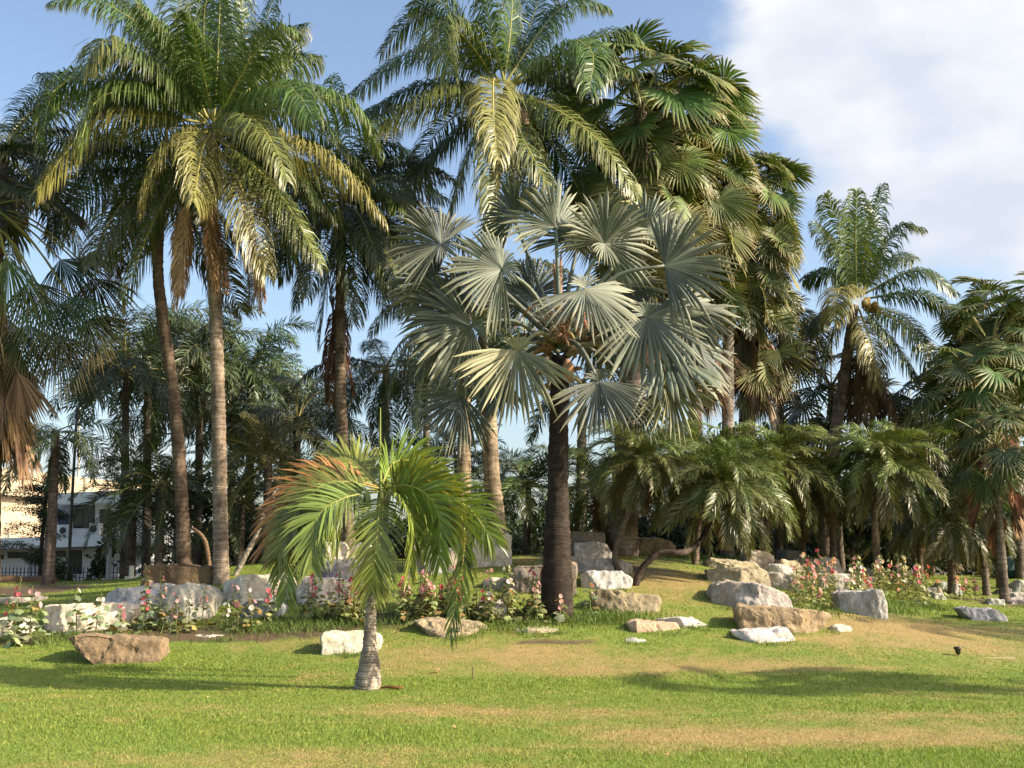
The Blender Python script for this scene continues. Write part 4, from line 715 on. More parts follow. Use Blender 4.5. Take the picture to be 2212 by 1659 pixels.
# backdrop palms at left
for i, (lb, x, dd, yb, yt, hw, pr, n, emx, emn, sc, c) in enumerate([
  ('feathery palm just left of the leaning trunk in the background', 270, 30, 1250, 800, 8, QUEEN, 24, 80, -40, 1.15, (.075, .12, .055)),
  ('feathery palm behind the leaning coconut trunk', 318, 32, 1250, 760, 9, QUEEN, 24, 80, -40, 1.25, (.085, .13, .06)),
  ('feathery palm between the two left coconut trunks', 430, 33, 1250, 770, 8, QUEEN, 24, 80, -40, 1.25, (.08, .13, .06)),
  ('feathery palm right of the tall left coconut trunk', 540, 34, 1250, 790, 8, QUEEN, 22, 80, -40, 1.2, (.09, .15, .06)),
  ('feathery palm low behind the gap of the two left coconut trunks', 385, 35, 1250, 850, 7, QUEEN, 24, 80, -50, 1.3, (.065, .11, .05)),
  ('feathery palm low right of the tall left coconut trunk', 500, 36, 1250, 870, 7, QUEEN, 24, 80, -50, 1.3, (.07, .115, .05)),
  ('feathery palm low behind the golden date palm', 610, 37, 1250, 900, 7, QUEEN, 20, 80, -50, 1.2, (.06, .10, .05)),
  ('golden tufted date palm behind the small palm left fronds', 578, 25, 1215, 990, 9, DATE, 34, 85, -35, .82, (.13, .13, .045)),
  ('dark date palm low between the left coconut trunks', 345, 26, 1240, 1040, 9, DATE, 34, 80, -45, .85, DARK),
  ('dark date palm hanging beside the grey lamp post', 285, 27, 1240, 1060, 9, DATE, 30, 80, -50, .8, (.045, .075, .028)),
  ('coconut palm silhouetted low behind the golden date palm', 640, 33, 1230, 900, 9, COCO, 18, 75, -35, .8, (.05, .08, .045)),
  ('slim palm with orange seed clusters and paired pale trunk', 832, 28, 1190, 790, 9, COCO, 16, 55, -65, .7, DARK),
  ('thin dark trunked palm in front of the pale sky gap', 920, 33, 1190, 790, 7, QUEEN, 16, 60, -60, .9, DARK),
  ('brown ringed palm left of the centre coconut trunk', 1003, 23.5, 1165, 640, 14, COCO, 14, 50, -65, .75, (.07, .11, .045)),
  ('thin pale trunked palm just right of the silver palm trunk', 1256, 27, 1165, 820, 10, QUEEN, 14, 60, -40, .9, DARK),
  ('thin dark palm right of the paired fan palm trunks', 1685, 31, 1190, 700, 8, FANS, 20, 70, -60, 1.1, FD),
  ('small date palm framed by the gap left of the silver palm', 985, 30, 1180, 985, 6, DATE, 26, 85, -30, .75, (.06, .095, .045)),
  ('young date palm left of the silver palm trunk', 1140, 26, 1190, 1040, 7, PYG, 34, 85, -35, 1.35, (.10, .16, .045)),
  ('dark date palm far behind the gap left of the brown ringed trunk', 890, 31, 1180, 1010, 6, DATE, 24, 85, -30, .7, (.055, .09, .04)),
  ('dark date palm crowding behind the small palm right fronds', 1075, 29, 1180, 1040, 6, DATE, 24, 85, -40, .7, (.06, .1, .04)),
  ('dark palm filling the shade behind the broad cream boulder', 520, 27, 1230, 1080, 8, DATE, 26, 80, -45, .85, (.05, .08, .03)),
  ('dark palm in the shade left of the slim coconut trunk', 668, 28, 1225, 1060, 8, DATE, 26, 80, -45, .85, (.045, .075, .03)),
 ]):
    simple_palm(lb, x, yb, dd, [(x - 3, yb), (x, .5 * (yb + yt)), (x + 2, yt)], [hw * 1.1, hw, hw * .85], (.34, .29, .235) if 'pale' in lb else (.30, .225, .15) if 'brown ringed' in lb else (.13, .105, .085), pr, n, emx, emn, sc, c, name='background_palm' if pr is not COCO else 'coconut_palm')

# date palms of the middle ground at right
for lb, x, dd, xb, yb, yt, hw, n, sc, c, bend in [
  ('fine leaved date palm in front of the thick grey fan palm trunk', 1392, 22.5, 1345, 1240, 985, 7, 44, 1.08, (.16, .22, .065), (1330, 1190)),
  ('broad date palm with fronds sweeping the right rock pile', 1560, 22.3, 1372, 1265, 1045, 9, 60, 1.16, (.16, .225, .07), (1480, 1193)),
  ('date palm behind the broad one left of the thin trunked one', 1672, 25.2, 1640, 1220, 1000, 8, 52, 1.22, (.17, .23, .065), (1660, 1120)),
  ('tall date palm tuft directly above the broad sweeping date palm', 1520, 24.5, 1500, 1215, 1000, 7, 40, 1.15, (.12, .17, .055), (1510, 1120)),
  ('narrow shaded date palm between two bigger date palms at right', 1795, 26, 1800, 1240, 1035, 8, 34, .95, (.09, .14, .05), (1798, 1120)),
  ('date palm with a thin bare curved trunk above the right hollyhocks', 1908, 25, 1897, 1240, 995, 8, 50, 1.15, (.17, .24, .06), (1890, 1120)),
  ('shaded date palm at far right over the grey stacked blocks', 2058, 26.5, 2052, 1290, 1105, 9, 46, 1.2, (.075, .125, .055), (2055, 1190)),
  ('date palm peeking between the thin trunked and the far right one', 1985, 29, 1985, 1250, 1090, 7, 36, 1.1, (.055, .09, .035), (1986, 1180)),
  ('low date palm behind the silver palm right of its trunk', 1290, 25.5, 1290, 1190, 1040, 7, 30, 1.1, (.08, .125, .04), (1292, 1120)),
  ('shaded date palm behind the tall tan block', 1735, 27.5, 1735, 1215, 1060, 7, 34, 1.1, (.06, .10, .035), (1733, 1140))]:
    base = ground(xb, dd)
    if xb in (1372, 1345): base = hit(xb, yb); 
    o = palm_root(lb, base, 'date_palm'); db = base[1]
    P = [base + np.array([0, 0, -.1]), pix(bend[0], bend[1], .5 * (db + dd)), pix(x, yt + 30, dd), pix(x, yt, dd)]
    if xb == 1372: P = [base + np.array([0, 0, -.1]), pix(1378, 1245, db), pix(1395, 1218, db), pix(1425, 1196, db), pix(1480, 1192, db), pix(1515, 1165, dd), pix(1545, 1100, dd), pix(1560, 1060, dd)]
    hw = 5.5 if xb == 1372 else hw * .85; trunk(o, [p - base for p in P], [rpx(hw * 1.3, dd), rpx(hw, dd), rpx(hw, dd)], (.075, .055, .04) if xb == 1372 else (.16, .12, .085), ring=.06, depth=.12)
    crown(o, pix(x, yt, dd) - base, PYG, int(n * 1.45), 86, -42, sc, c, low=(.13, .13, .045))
    for k in range(6): place(PYG[10 + k % 2][1], o, pix(x, yt + 15, dd) - base, k * 1.1, sc * .8, jcol((.24, .16, .07), .25), name='dead_frond', tilt=.6)
# fan palms at right edge
for lb, x, dd, yb, yt, hw, n, sc, c, pr in [
  ('tall fan palm cut by the right picture edge against the sky', 2185, 29, 1290, 690, 10, 26, 1.0, (.12, .17, .055), FAN),
  ('small leaved fan palm with yellow stalks left of the right edge', 2110, 26.5, 1300, 830, 7, 34, 1.15, (.085, .145, .04), FANS),
  ('small leaved fan palm above the leaning trunk at far right', 2140, 27.5, 1305, 740, 7, 34, 1.25, (.08, .13, .04), FANS),
  ('small leaved fan palm with brown thatch leaning at far right', 2150, 25, 1310, 960, 9, 26, 1.0, (.075, .12, .045), FANS),
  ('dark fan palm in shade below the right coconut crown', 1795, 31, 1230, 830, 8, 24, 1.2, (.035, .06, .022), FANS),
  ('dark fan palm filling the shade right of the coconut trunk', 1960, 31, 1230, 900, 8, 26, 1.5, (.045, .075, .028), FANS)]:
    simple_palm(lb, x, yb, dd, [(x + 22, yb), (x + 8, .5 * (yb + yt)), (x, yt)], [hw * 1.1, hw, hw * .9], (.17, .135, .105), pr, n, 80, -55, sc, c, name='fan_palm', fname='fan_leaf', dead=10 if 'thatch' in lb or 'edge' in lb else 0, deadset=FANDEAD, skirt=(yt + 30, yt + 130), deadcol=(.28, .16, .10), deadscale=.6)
# palms outside the frame at right, their shadows reach the lawn
for lb, X, Y, h, pr, n, sc in [('fan palm standing on the lawn outside the right picture edge', 12.6, 12.0, 5.2, FAN, 16, .75), ('feather palm farther back outside the right picture edge', 18.0, 17.4, 6.0, COCO, 16, .55), ('feather palm near the lawn shadow outside the right picture edge', 17.4, 11.4, 5.4, COCO, 16, .5)]:
    base = np.array([X, Y, float(terr(X, Y))]); o = palm_root(lb, base, 'fan_palm' if pr is FAN else 'palm_tree')
    trunk(o, [(0, 0, -.1), (.1, 0, h * .5), (0, 0, h)], [.2, .17, .14], GRB); crown(o, (0, 0, h), pr, n, 80, -45, sc, FG, name='fan_leaf' if pr is FAN else 'frond')

# bare bent stems among the trunks at left
for lb, pts, hw, d, c in [('thin curved brown stem arching beside the tall left coconut trunk', [(452, 1235), (448, 1190), (438, 1160), (415, 1140)], 5, 23.5, (.26, .17, .10)), ('slanting speckled pale stem right of the tall left coconut trunk', [(503, 1255), (520, 1220), (538, 1185), (556, 1150), (570, 1110)], 6, 23, (.34, .29, .23))]:
    base = ground(pts[0][0], d); o = thing('bare_stem', lb, 'stem', base); px_trunk(o, base, d, pts, [hw, hw * .9, hw * .8, hw * .7], c, ring=.05)

# ------------------------------------------------------------------ broadleaf growth
def leaves(mb, C, rad, n, size, rs, shell=.35):
    u = nrm(rs.normal(0, 1, (n, 3))); r = (shell + (1 - shell) * rs.random(n)) ** .6; P = C + u * r[:, None] * rad
    d = nrm(rs.normal(0, 1, (n, 3)) + u * .6 + np.array([0, 0, -.3])); s = nrm(np.cross(d, rs.normal(0, 1, (n, 3)))); L = size * rs.uniform(.6, 1.3, n)[:, None]
    nn = np.cross(d, s)
    V = np.stack([P, P + d * L * .5 + s * L * .28 + nn * L * .08, P + d * L, P + d * L * .5 - s * L * .28 + nn * L * .08], 1).reshape(-1, 3)
    f = [(4 * i, 4 * i + 1, 4 * i + 2, 4 * i + 3) for i in range(n)]
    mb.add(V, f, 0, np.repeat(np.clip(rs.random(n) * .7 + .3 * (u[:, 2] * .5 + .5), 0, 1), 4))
def broad_tree(label, x, d, ytop, w, color, n, size, name='broadleaf_tree', cat='tree', ybot=None, seed=0):
    base = ground(x, d); top = pix(x, ytop, d) - base; R = w / ppm(d); H = top[2]; rs = np.random.default_rng(seed + int(x)); o = thing(name, label, cat, base)
    trunk(o, [(0, 0, -.1), (.1 * rs.normal(), 0, H * .3), (.2 * rs.normal(), 0, H * .7)], [.12, .09, .05], (.13, .10, .075), ring=.2)
    mb = MB(); lo = H * .25 if ybot is None else (pix(x, ybot, d) - base)[2]; k = 14
    for i in range(k):
        f = rs.random(); c = np.array([rs.uniform(-.7, .7) * R, rs.uniform(-.5, .5) * R, lo + (H - lo) * (.12 + .76 * f)]); rr = R * rs.uniform(.3, .5)
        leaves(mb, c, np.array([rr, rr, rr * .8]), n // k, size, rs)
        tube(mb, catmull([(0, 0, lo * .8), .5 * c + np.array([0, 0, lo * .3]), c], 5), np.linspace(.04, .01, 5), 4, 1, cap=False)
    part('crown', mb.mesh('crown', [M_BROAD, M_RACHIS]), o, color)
for i, a in enumerate([
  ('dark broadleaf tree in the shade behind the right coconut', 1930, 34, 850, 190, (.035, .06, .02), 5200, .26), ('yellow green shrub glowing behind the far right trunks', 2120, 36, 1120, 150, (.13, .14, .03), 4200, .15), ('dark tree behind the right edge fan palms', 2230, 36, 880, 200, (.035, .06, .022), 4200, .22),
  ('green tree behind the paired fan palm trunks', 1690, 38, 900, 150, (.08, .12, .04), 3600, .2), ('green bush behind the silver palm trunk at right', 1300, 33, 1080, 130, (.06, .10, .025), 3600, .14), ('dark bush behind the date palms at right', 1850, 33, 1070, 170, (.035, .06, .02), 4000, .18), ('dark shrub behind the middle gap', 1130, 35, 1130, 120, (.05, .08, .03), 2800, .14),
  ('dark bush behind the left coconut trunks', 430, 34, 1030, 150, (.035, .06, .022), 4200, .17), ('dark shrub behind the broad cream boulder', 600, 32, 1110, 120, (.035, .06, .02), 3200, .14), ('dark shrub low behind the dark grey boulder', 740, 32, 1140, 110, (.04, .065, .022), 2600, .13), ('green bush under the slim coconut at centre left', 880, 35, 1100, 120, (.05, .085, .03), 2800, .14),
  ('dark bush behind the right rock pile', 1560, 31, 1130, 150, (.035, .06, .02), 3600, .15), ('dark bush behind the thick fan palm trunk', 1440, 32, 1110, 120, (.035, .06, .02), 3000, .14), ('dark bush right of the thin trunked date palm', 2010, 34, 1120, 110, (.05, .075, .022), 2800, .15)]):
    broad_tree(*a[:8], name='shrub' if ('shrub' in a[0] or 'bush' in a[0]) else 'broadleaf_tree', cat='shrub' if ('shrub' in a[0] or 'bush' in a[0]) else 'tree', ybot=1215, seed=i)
broad_tree('leafy climber shrub on the street fence', 222, 30.5, 1150, 34, (.06, .09, .045), 600, .17, 'shrub', 'shrub', 1262, 40)
broad_tree('low leafy shrub on the fence left of the grey lamp post', 130, 31, 1195, 40, (.06, .10, .045), 500, .14, 'shrub', 'shrub', 1268, 41)
# dark fine-needled conifer at left
base = ground(88, 29); o = thing('conifer', 'dark fine needled conifer in front of the white building', 'tree', base); rs = np.random.default_rng(3)
trunk(o, [(0, 0, -.1), (0, 0, 1.6), (.05, 0, 3.4)], [.06, .05, .02], (.08, .06, .05)); mb = MB()
for i in range(34):
    h = .4 + 2.4 * rs.random(); az = rs.uniform(0, 6.3); L = rs.uniform(.5, 1.15); p = np.array([0, 0, h]); q = p + np.array([math.cos(az) * L - .25, math.sin(az) * L, .12])
    C = catmull([p, .5 * (p + q) + np.array([0, 0, .1]), q], 7); tube(mb, C, np.linspace(.015, .004, 7), 4, 1, cap=False)
    for c in C[1:]: leaves(mb, c, np.array([.2, .2, .1]), 60, .05, rs)
part('crown', mb.mesh('crown', [M_BROAD, M_RACHIS]), o, (.03, .05, .025))
# background thicket closing the view under the canopy
mb = MB(); rs = np.random.default_rng(12)
for i in range(150):
    x = rs.uniform(930, 2330); dd = rs.uniform(37, 47); p = ground(x, dd); H = rs.uniform(1.2, 3.2) * (1.25 if x > 1600 else .9)
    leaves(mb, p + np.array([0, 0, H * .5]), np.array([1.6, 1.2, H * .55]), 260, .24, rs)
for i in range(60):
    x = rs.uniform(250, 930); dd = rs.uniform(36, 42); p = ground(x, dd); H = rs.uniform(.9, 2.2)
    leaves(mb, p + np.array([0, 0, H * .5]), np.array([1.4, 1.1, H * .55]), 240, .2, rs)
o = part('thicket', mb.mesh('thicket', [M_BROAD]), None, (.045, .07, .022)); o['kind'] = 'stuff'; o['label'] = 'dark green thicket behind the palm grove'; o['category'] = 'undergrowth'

# ------------------------------------------------------------------ hollyhocks
def hollyhock_protos():
    out = []
    def leaf_me(sd):
        rs = np.random.default_rng(sd); k = 15; th = np.linspace(-2.7, 2.7, k); r = .075 * (1 + .16 * np.cos(5 * th) + rs.normal(0, .04, k)); z = -.02 * (r / .07) ** 2 + rs.normal(0, .006, k)
        V = np.vstack([[0, 0, 0], np.stack([.03 + r * np.cos(th), r * np.sin(th), z], 1)]); mb = MB(); mb.add(V, [(0, i, i + 1) for i in range(1, k)], 0, np.full(k + 1, rs.random()), None)
        tube(mb, [(-.11, 0, -.05), (-.05, 0, -.01), (0, 0, 0)], [.004, .003, .003], 3, 1, cap=False); return mb.mesh('hollyhock_leaf', [M_SOFT, M_RACHIS])
    def flower_me(sd):
        rs = np.random.default_rng(sd); mb = MB()
        for i in range(5):
            a = i * 1.2566; d = np.array([math.cos(a), math.sin(a), 0]); s = np.array([-math.sin(a), math.cos(a), 0]); up = np.array([0, 0, 1.])
            mb.add([d * .004, d * .03 - s * .022 + up * .014, d * .052 - s * .026 + up * .022, d * .057 + up * .02, d * .052 + s * .026 + up * .024, d * .03 + s * .022 + up * .016], [(0, 1, 2, 3), (0, 3, 4, 5)], 0, rs.random())
        tube(mb, [(0, 0, 0), (0, 0, .014), (0, 0, .022)], [.006, .007, .003], 5, 1); return mb.mesh('hollyhock_flower', [M_PETAL, M_RACHIS])
    return [leaf_me(i) for i in range(4)], [flower_me(i) for i in range(3)]
HL, HF = hollyhock_protos()
PINK = (.64, .29, .32); RED = (.50, .09, .13); WHT = (.78, .68, .62); PALEPINK = (.70, .38, .38)
def hollyhock(x, yb, ytop, label, group, seed, cols, dense=1.0, ls=1.0):
    rs = np.random.default_rng(seed); base = hit(x, yb); d = base[1]; H = max(.3, (yb - ytop) / ppm(d)); o = thing('hollyhock', label, 'flowering plant', base, group)
    bend = rs.normal(0, .06, 2) * H; C = catmull([(0, 0, -.05), (bend[0] * .4, bend[1] * .4, H * .5), (bend[0], bend[1], H)], 8)
    mb = MB(); tube(mb, C, np.linspace(.010, .004, 8), 4)
    for i in range(int(6 + H * 8)):    # buds up the stem
        t = rs.uniform(.5, 1); c = np.array([np.interp(t, np.linspace(0, 1, 8), C[:, j]) for j in range(3)]) + rs.normal(0, .015, 3); tube(mb, [c, c + [0, 0, .012], c + [0, 0, .025]], [.006, .011, .003], 4)
    part('stem', mb.mesh('hollyhock_stem', [M_SOFT]), o, (.17, .20, .07))
    at = lambda t: Vector([float(np.interp(t, np.linspace(0, 1, 8), C[:, j])) for j in range(3)])
    for i in range(int((8 + 11 * H) * dense)):
        t = rs.beta(1.3, 1.9) * .85 + .03; az = i * 2.4 + rs.normal(0, .4); s = ls * rs.uniform(.65, 1.25) * (1.15 - .6 * t); out = rs.uniform(.07, .16) * (1.3 - t)
        p = at(t) + Vector((math.cos(az) * out, math.sin(az) * out, .03)); cl = jcol(((.29, .35, .20) if ls > .8 else (.27, .30, .12)) if rs.random() > .12 else (.36, .24, .09), .25, rs)
        part('leaf', HL[int(rs.integers(4))], o, cl, Matrix.Translation(p) @ Matrix.Rotation(az, 4, 'Z') @ Matrix.Rotation(rs.uniform(-.2, .9), 4, 'Y') @ Matrix.Rotation(rs.normal(0, .3), 4, 'X') @ Matrix.Scale(s, 4))
    colr = cols[int(rs.integers(len(cols)))]
    for i in range(int(rs.integers(2, 6))):
        t = rs.uniform(.55, .98); az = rs.uniform(-2.8, .8); p = at(t) + Vector((math.cos(az) * .04, math.sin(az) * .04, .0))
        part('flower', HF[int(rs.integers(3))], o, jcol(colr, .15, rs), Matrix.Translation(p) @ Matrix.Rotation(az, 4, 'Z') @ Matrix.Rotation(rs.uniform(.9, 1.5), 4, 'Y') @ Matrix.Scale(rs.uniform(.5, .85), 4))
CNAME = {PINK: 'pink', RED: 'red', WHT: 'white', PALEPINK: 'pale pink'}; hs = np.random.default_rng(31); sd = 0
SINGLE = [(28, 1395, 1250, 'tallest hollyhock at the far left of the flower bed', [RED]), (62, 1392, 1270, 'hollyhock with a pale pink bloom second from the left edge', [PALEPINK]), (12, 1380, 1300, 'thin hollyhock right at the left picture edge', [RED]), (78, 1390, 1285, 'leafy hollyhock hiding the dark side of the cream boulder', [PALEPINK]),
          (165, 1372, 1275, 'spindly hollyhock in front of the left half of the cream boulder', [WHT]), (205, 1374, 1285, 'hollyhock with a faded bloom in front of the middle of the cream boulder', [WHT]), (258, 1372, 1310, 'short hollyhock with one red bloom at the right end of the cream boulder', [RED]),
          (325, 1360, 1225, 'tall bare seed spike of hollyhock before the dark brown block', [BROWN]), (345, 1362, 1240, 'tall hollyhock with a big pink bloom before the dark brown block', [PINK]), (1212, 1345, 1285, 'small hollyhock against the silver palm trunk', [PALEPINK]), (1275, 1330, 1262, 'hollyhock with a pale bloom before the brown slab', [PALEPINK]), (1858, 1290, 1200, 'tallest white flowered hollyhock of the right bed', [WHT])]
for x, yb, yt, lb, cols in SINGLE: sd += 1; hollyhock(x, yb, yt, lb, None, sd, cols)
for n, x0, x1, yb0, yb1, h0, h1, cols, lb, gr, dn in [
  (9, 305, 450, 1350, 1368, 50, 95, [PINK, RED, PALEPINK, WHT], 'hollyhock in the sparse row before the grey boulders at left', 'hollyhocks before the grey boulders', 1.),
  (7, 455, 600, 1345, 1372, 60, 105, [RED, PINK, WHT], 'hollyhock in the row before the broad cream boulder', 'hollyhocks before the broad cream boulder', 1.),
  (14, 630, 790, 1325, 1358, 60, 105, [RED, PINK, PINK, PALEPINK], 'hollyhock in the clump just left of the small palm trunk', 'hollyhocks left of the small palm', 1.2),
  (26, 860, 1000, 1318, 1345, 60, 105, [PINK, PALEPINK, PALEPINK, RED], 'hollyhock in the dense clump seen through the small palm fronds', 'hollyhocks behind the small palm fronds', 1.5),
  (15, 1020, 1180, 1318, 1348, 55, 110, [PINK, RED, PALEPINK, WHT], 'hollyhock in the clump touching the silver palm trunk from the left', 'hollyhocks left of the silver palm', 1.4),
  (22, 1712, 1815, 1280, 1316, 45, 100, [PINK, PALEPINK, PALEPINK, RED, WHT], 'hollyhock in the clump between the wedge boulder and the grey block', 'hollyhocks of the right rock pile', 1.3),
  (44, 1825, 2005, 1276, 1310, 45, 95, [PINK, PALEPINK, RED, WHT, WHT], 'hollyhock in the long thick stand behind the grey block at right', 'hollyhocks in the right stand', 1.3),
  (9, 2010, 2115, 1282, 1298, 25, 45, [PINK, PALEPINK], 'hollyhock beside the grey stacked blocks at far right', 'low hollyhocks at far right', 1.)]:
    spec = sorted((hs.uniform(x0, x1), hs.uniform(yb0, yb1), hs.uniform(h0, h1)) for i in range(n)); tall = max(range(1, n - 1), key=lambda q: spec[q][2])
    for i, (x, yb, hh) in enumerate(spec):
        sd += 1; colr = cols[int(hs.integers(len(cols)))]; w = 'leftmost' if i == 0 else 'rightmost' if i == n - 1 else 'tallest' if i == tall else CNAME[colr] + ' flowered'
        hollyhock(x, yb, yb - hh, w + ' ' + lb, gr, sd, [colr], dn, .55 if x > 1600 else .78)

# weeds / longer grass at the foot of rocks and the silver palm
mb = MB(); rs = np.random.default_rng(9)
for x, y, rx, n in [(1260, 1340, .9, 900), (1330, 1335, .7, 500), (800, 1350, 1.0, 600), (700, 1345, 1.0, 600), (1100, 1355, .8, 500), (620, 1360, .9, 500), (1900, 1318, .9, 600), (1760, 1320, .6, 300), (250, 1385, .9, 300), (1480, 1205, 1.2, 500), (560, 1360, .7, 300), (1980, 1312, .8, 400), (2010, 1312, .25, 200), (120, 1385, .6, 250)]:
    c = hit(x, y); X = c[0] + rs.normal(0, rx * .6, n); Y = c[1] + rs.normal(0, .28, n); Z = terr(X, Y); h = rs.uniform(.05, .17, n); an = rs.uniform(0, 6.3, n); la = rs.uniform(0, 6.3, n); w = .006
    B = np.stack([X, Y, Z], -1); wv = np.stack([np.cos(an) * w, np.sin(an) * w, 0 * X], -1); tp = B + np.stack([np.cos(la) * h * .6, np.sin(la) * h * .6, h], -1); md = B + (tp - B) * .55 + np.array([0, 0, .02])
    V = np.stack([B - wv, B + wv, md + wv * .7, md - wv * .7, tp], 1).reshape(-1, 3); mb.add(V, [q for i in range(n) for q in ((5 * i, 5 * i + 1, 5 * i + 2, 5 * i + 3), (5 * i + 3, 5 * i + 2, 5 * i + 4))], 0, np.repeat(rs.random(n), 5))
for lb, poly, colr, kw in ROCKS:
    low = sorted((p for p in poly if p[1] > .5 * (min(q[1] for q in poly) + max(q[1] for q in poly)))); n = int((low[-1][0] - low[0][0]) * 2.2)
    for i in range(max(2, n // 24)):
        x = rs.uniform(low[0][0] - 4, low[-1][0] + 4); y = np.interp(x, [q[0] for q in low], [q[1] for q in low]) + rs.uniform(-1, 4); c = hit(x, y)
        if 'd' in kw and abs(c[1] - kw['d']) > 2.5: continue
        m = 16; X = c[0] + rs.normal(0, .07, m); Y = c[1] + rs.normal(-.03, .05, m); Z = terr(X, Y); h = rs.uniform(.03, .11, m); an = rs.uniform(0, 6.3, m); la = rs.uniform(0, 6.3, m)
        B = np.stack([X, Y, Z], -1); wv = np.stack([np.cos(an) * .005, np.sin(an) * .005, 0 * X], -1); tp = B + np.stack([np.cos(la) * h * .5, np.sin(la) * h * .5, h], -1)
        V = np.stack([B - wv, B + wv, tp], 1).reshape(-1, 3); mb.add(V, [(3 * j, 3 * j + 1, 3 * j + 2) for j in range(m)], 0, np.repeat(rs.random(m), 3))
o = part('tall_grass', mb.mesh('tall_grass', [M_SOFT]), None, (.11, .165, .035)); o['kind'] = 'stuff'; o['label'] = 'longer grass tufts along the foot of the rocks and flower beds'; o['category'] = 'grass'

# ------------------------------------------------------------------ buildings and street at left
MW = plain('white_paint', (.82, .82, .82), .6, .1, 2); MBE = plain('beige_concrete', (.46, .37, .25), .8, .2, 1.2, .15); MGL = plain('dark_glass', (.02, .028, .028), .08, .1); MFR = plain('window_frame', (.05, .045, .04), .5); MBLK = plain('black_metal', (.02, .02, .02), .45, .2); MGREY = plain('grey_metal', (.28, .30, .33), .5, .1); MCON = plain('concrete', (.50, .46, .38), .85, .15, 8, .3)
MBL = plain('opening_dark_blue', (.015, .02, .06), .6); MACW = plain('ac_white', (.62, .63, .62), .45, .06); MDS = plain('dirt_pile', (.16, .085, .04), .95, .35, 9, .6)
def prism(quad_px, d0, d1, thick, y_extra=0):
    """wall slab with its front face through four picture points at two depths (left, right)"""
    (xa, ya), (xb, yb2), (xc, yc), (xd, yd) = quad_px; P = [pix(xa, ya, d0), pix(xb, yb2, d1), pix(xc, yc, d1), pix(xd, yd, d0)]
    mb = MB(); Q = [p + np.array([0, thick, 0]) for p in P]; mb.add(P + Q, [(0, 3, 2, 1), (4, 5, 6, 7), (0, 1, 5, 4), (1, 2, 6, 5), (2, 3, 7, 6), (3, 0, 4, 7)]); return mb
def pmesh(name, mb, m, parent, base):
    mb.v = [v - base for v in mb.v]; return part(name, mb.mesh(name, [m], smooth=False), parent)
def rect(x0, y0, x1, y1, d, thick): return prism([(x0, y0), (x1, y0), (x1, y1), (x0, y1)], d, d, thick)
base = ground(60, 44); bb = thing('beige_building', 'beige concrete building with stained parapet at left behind the white one', 'building', base)
dA, dB = 43., 50.
pmesh('parapet', prism([(-260, 978), (330, 1050), (330, 1096), (-260, 1046)], dA - 5, dB + 2, .3), MBE, bb, base)
pmesh('wall', prism([(-260, 1047), (330, 1098), (330, 1230), (-260, 1230)], dA - 4.4, dB + 2.6, 6), MBE, bb, base)
for x in (20, 68, 142, 182, 232):
    t = (x + 260) / 590; dd = dA - 5 + 7 * t - .03; yt = 978 + 72 * t; pmesh('pilaster', rect(x - 3, yt, x + 3, yt + 46 - 4 * t, dd, .08), MBE, bb, base)
for k in (1, 2):
    o = pmesh('joint', prism([(-260, 978 + 20 * k), (330, 1050 + 15 * k), (330, 1051.2 + 15 * k), (-260, 979.2 + 20 * k)], dA - 5.02, dB + 1.98, .03), plain('joint_dark', (.36, .27, .17)), bb, base)
pmesh('ledge', prism([(-260, 1046.5), (120, 1074), (120, 1078), (-260, 1050)], dA - 5.3, dB - 1.8, .9), MFR, bb, base)
base = ground(150, 37); wb = thing('white_building', 'white two storey building with dark windows and air conditioners at left', 'building', base); dw = 37.
pmesh('upper_wall', rect(121, 1084, 330, 1160, dw, 5), MW, wb, base)
pmesh('roof_slab', prism([(108, 1066), (330, 1056), (330, 1082), (108, 1089)], dw - 1.0, dw - 1.0, 6), MW, wb, base)
pmesh('balcony_slab', prism([(-260, 1172), (330, 1151), (330, 1177), (-260, 1192)], dw - 1.2, dw - 1.2, 6), MW, wb, base)
pmesh('lower_wall', rect(-260, 1184, 330, 1262, dw + .2, 5), MW, wb, base)
def window(x0, y0, x1, y1, d, mull=(), trans=()):
    w = pmesh('window', rect(x0, y0, x1, y1, d - .03, .06), MFR, wb, base); t = 1.1
    xs = [x0] + list(mull) + [x1]; ys = [y0] + list(trans) + [y1]
    for i in range(len(xs) - 1):
        for j in range(len(ys) - 1):
            mb = rect(xs[i] + t, ys[j] + t, xs[i + 1] - t, ys[j + 1] - t, d - .045, .02); mb.v = [v - base for v in mb.v]; part('pane', mb.mesh('pane', [MGL], False), w)
window(157, 1091, 204, 1141, dw, (180,), (1107,)); window(16, 1192, 60, 1206, dw + .2, (38,)); window(-16, 1198, 7, 1208, dw + .2); window(77, 1191, 93, 1204, dw + .2); window(113, 1190, 142, 1203, dw + .2); window(148, 1189, 176, 1240, dw + .2, (162,), (1200,)); window(215, 1100, 240, 1141, dw)
pmesh('shutter', rect(121, 1091, 150, 1111, dw - .03, .06), MGREY, wb, base); pmesh('dark_opening', rect(124, 1112, 150, 1133, dw - .05, .08), MBL, wb, base)  # flat dark blue panel: the opening's dark inside put into its colour
for x in (63, 73): pmesh('drain_pipe', rect(x, 1188, x + 1.6, 1245, dw + .12, .06), MGREY, wb, base)
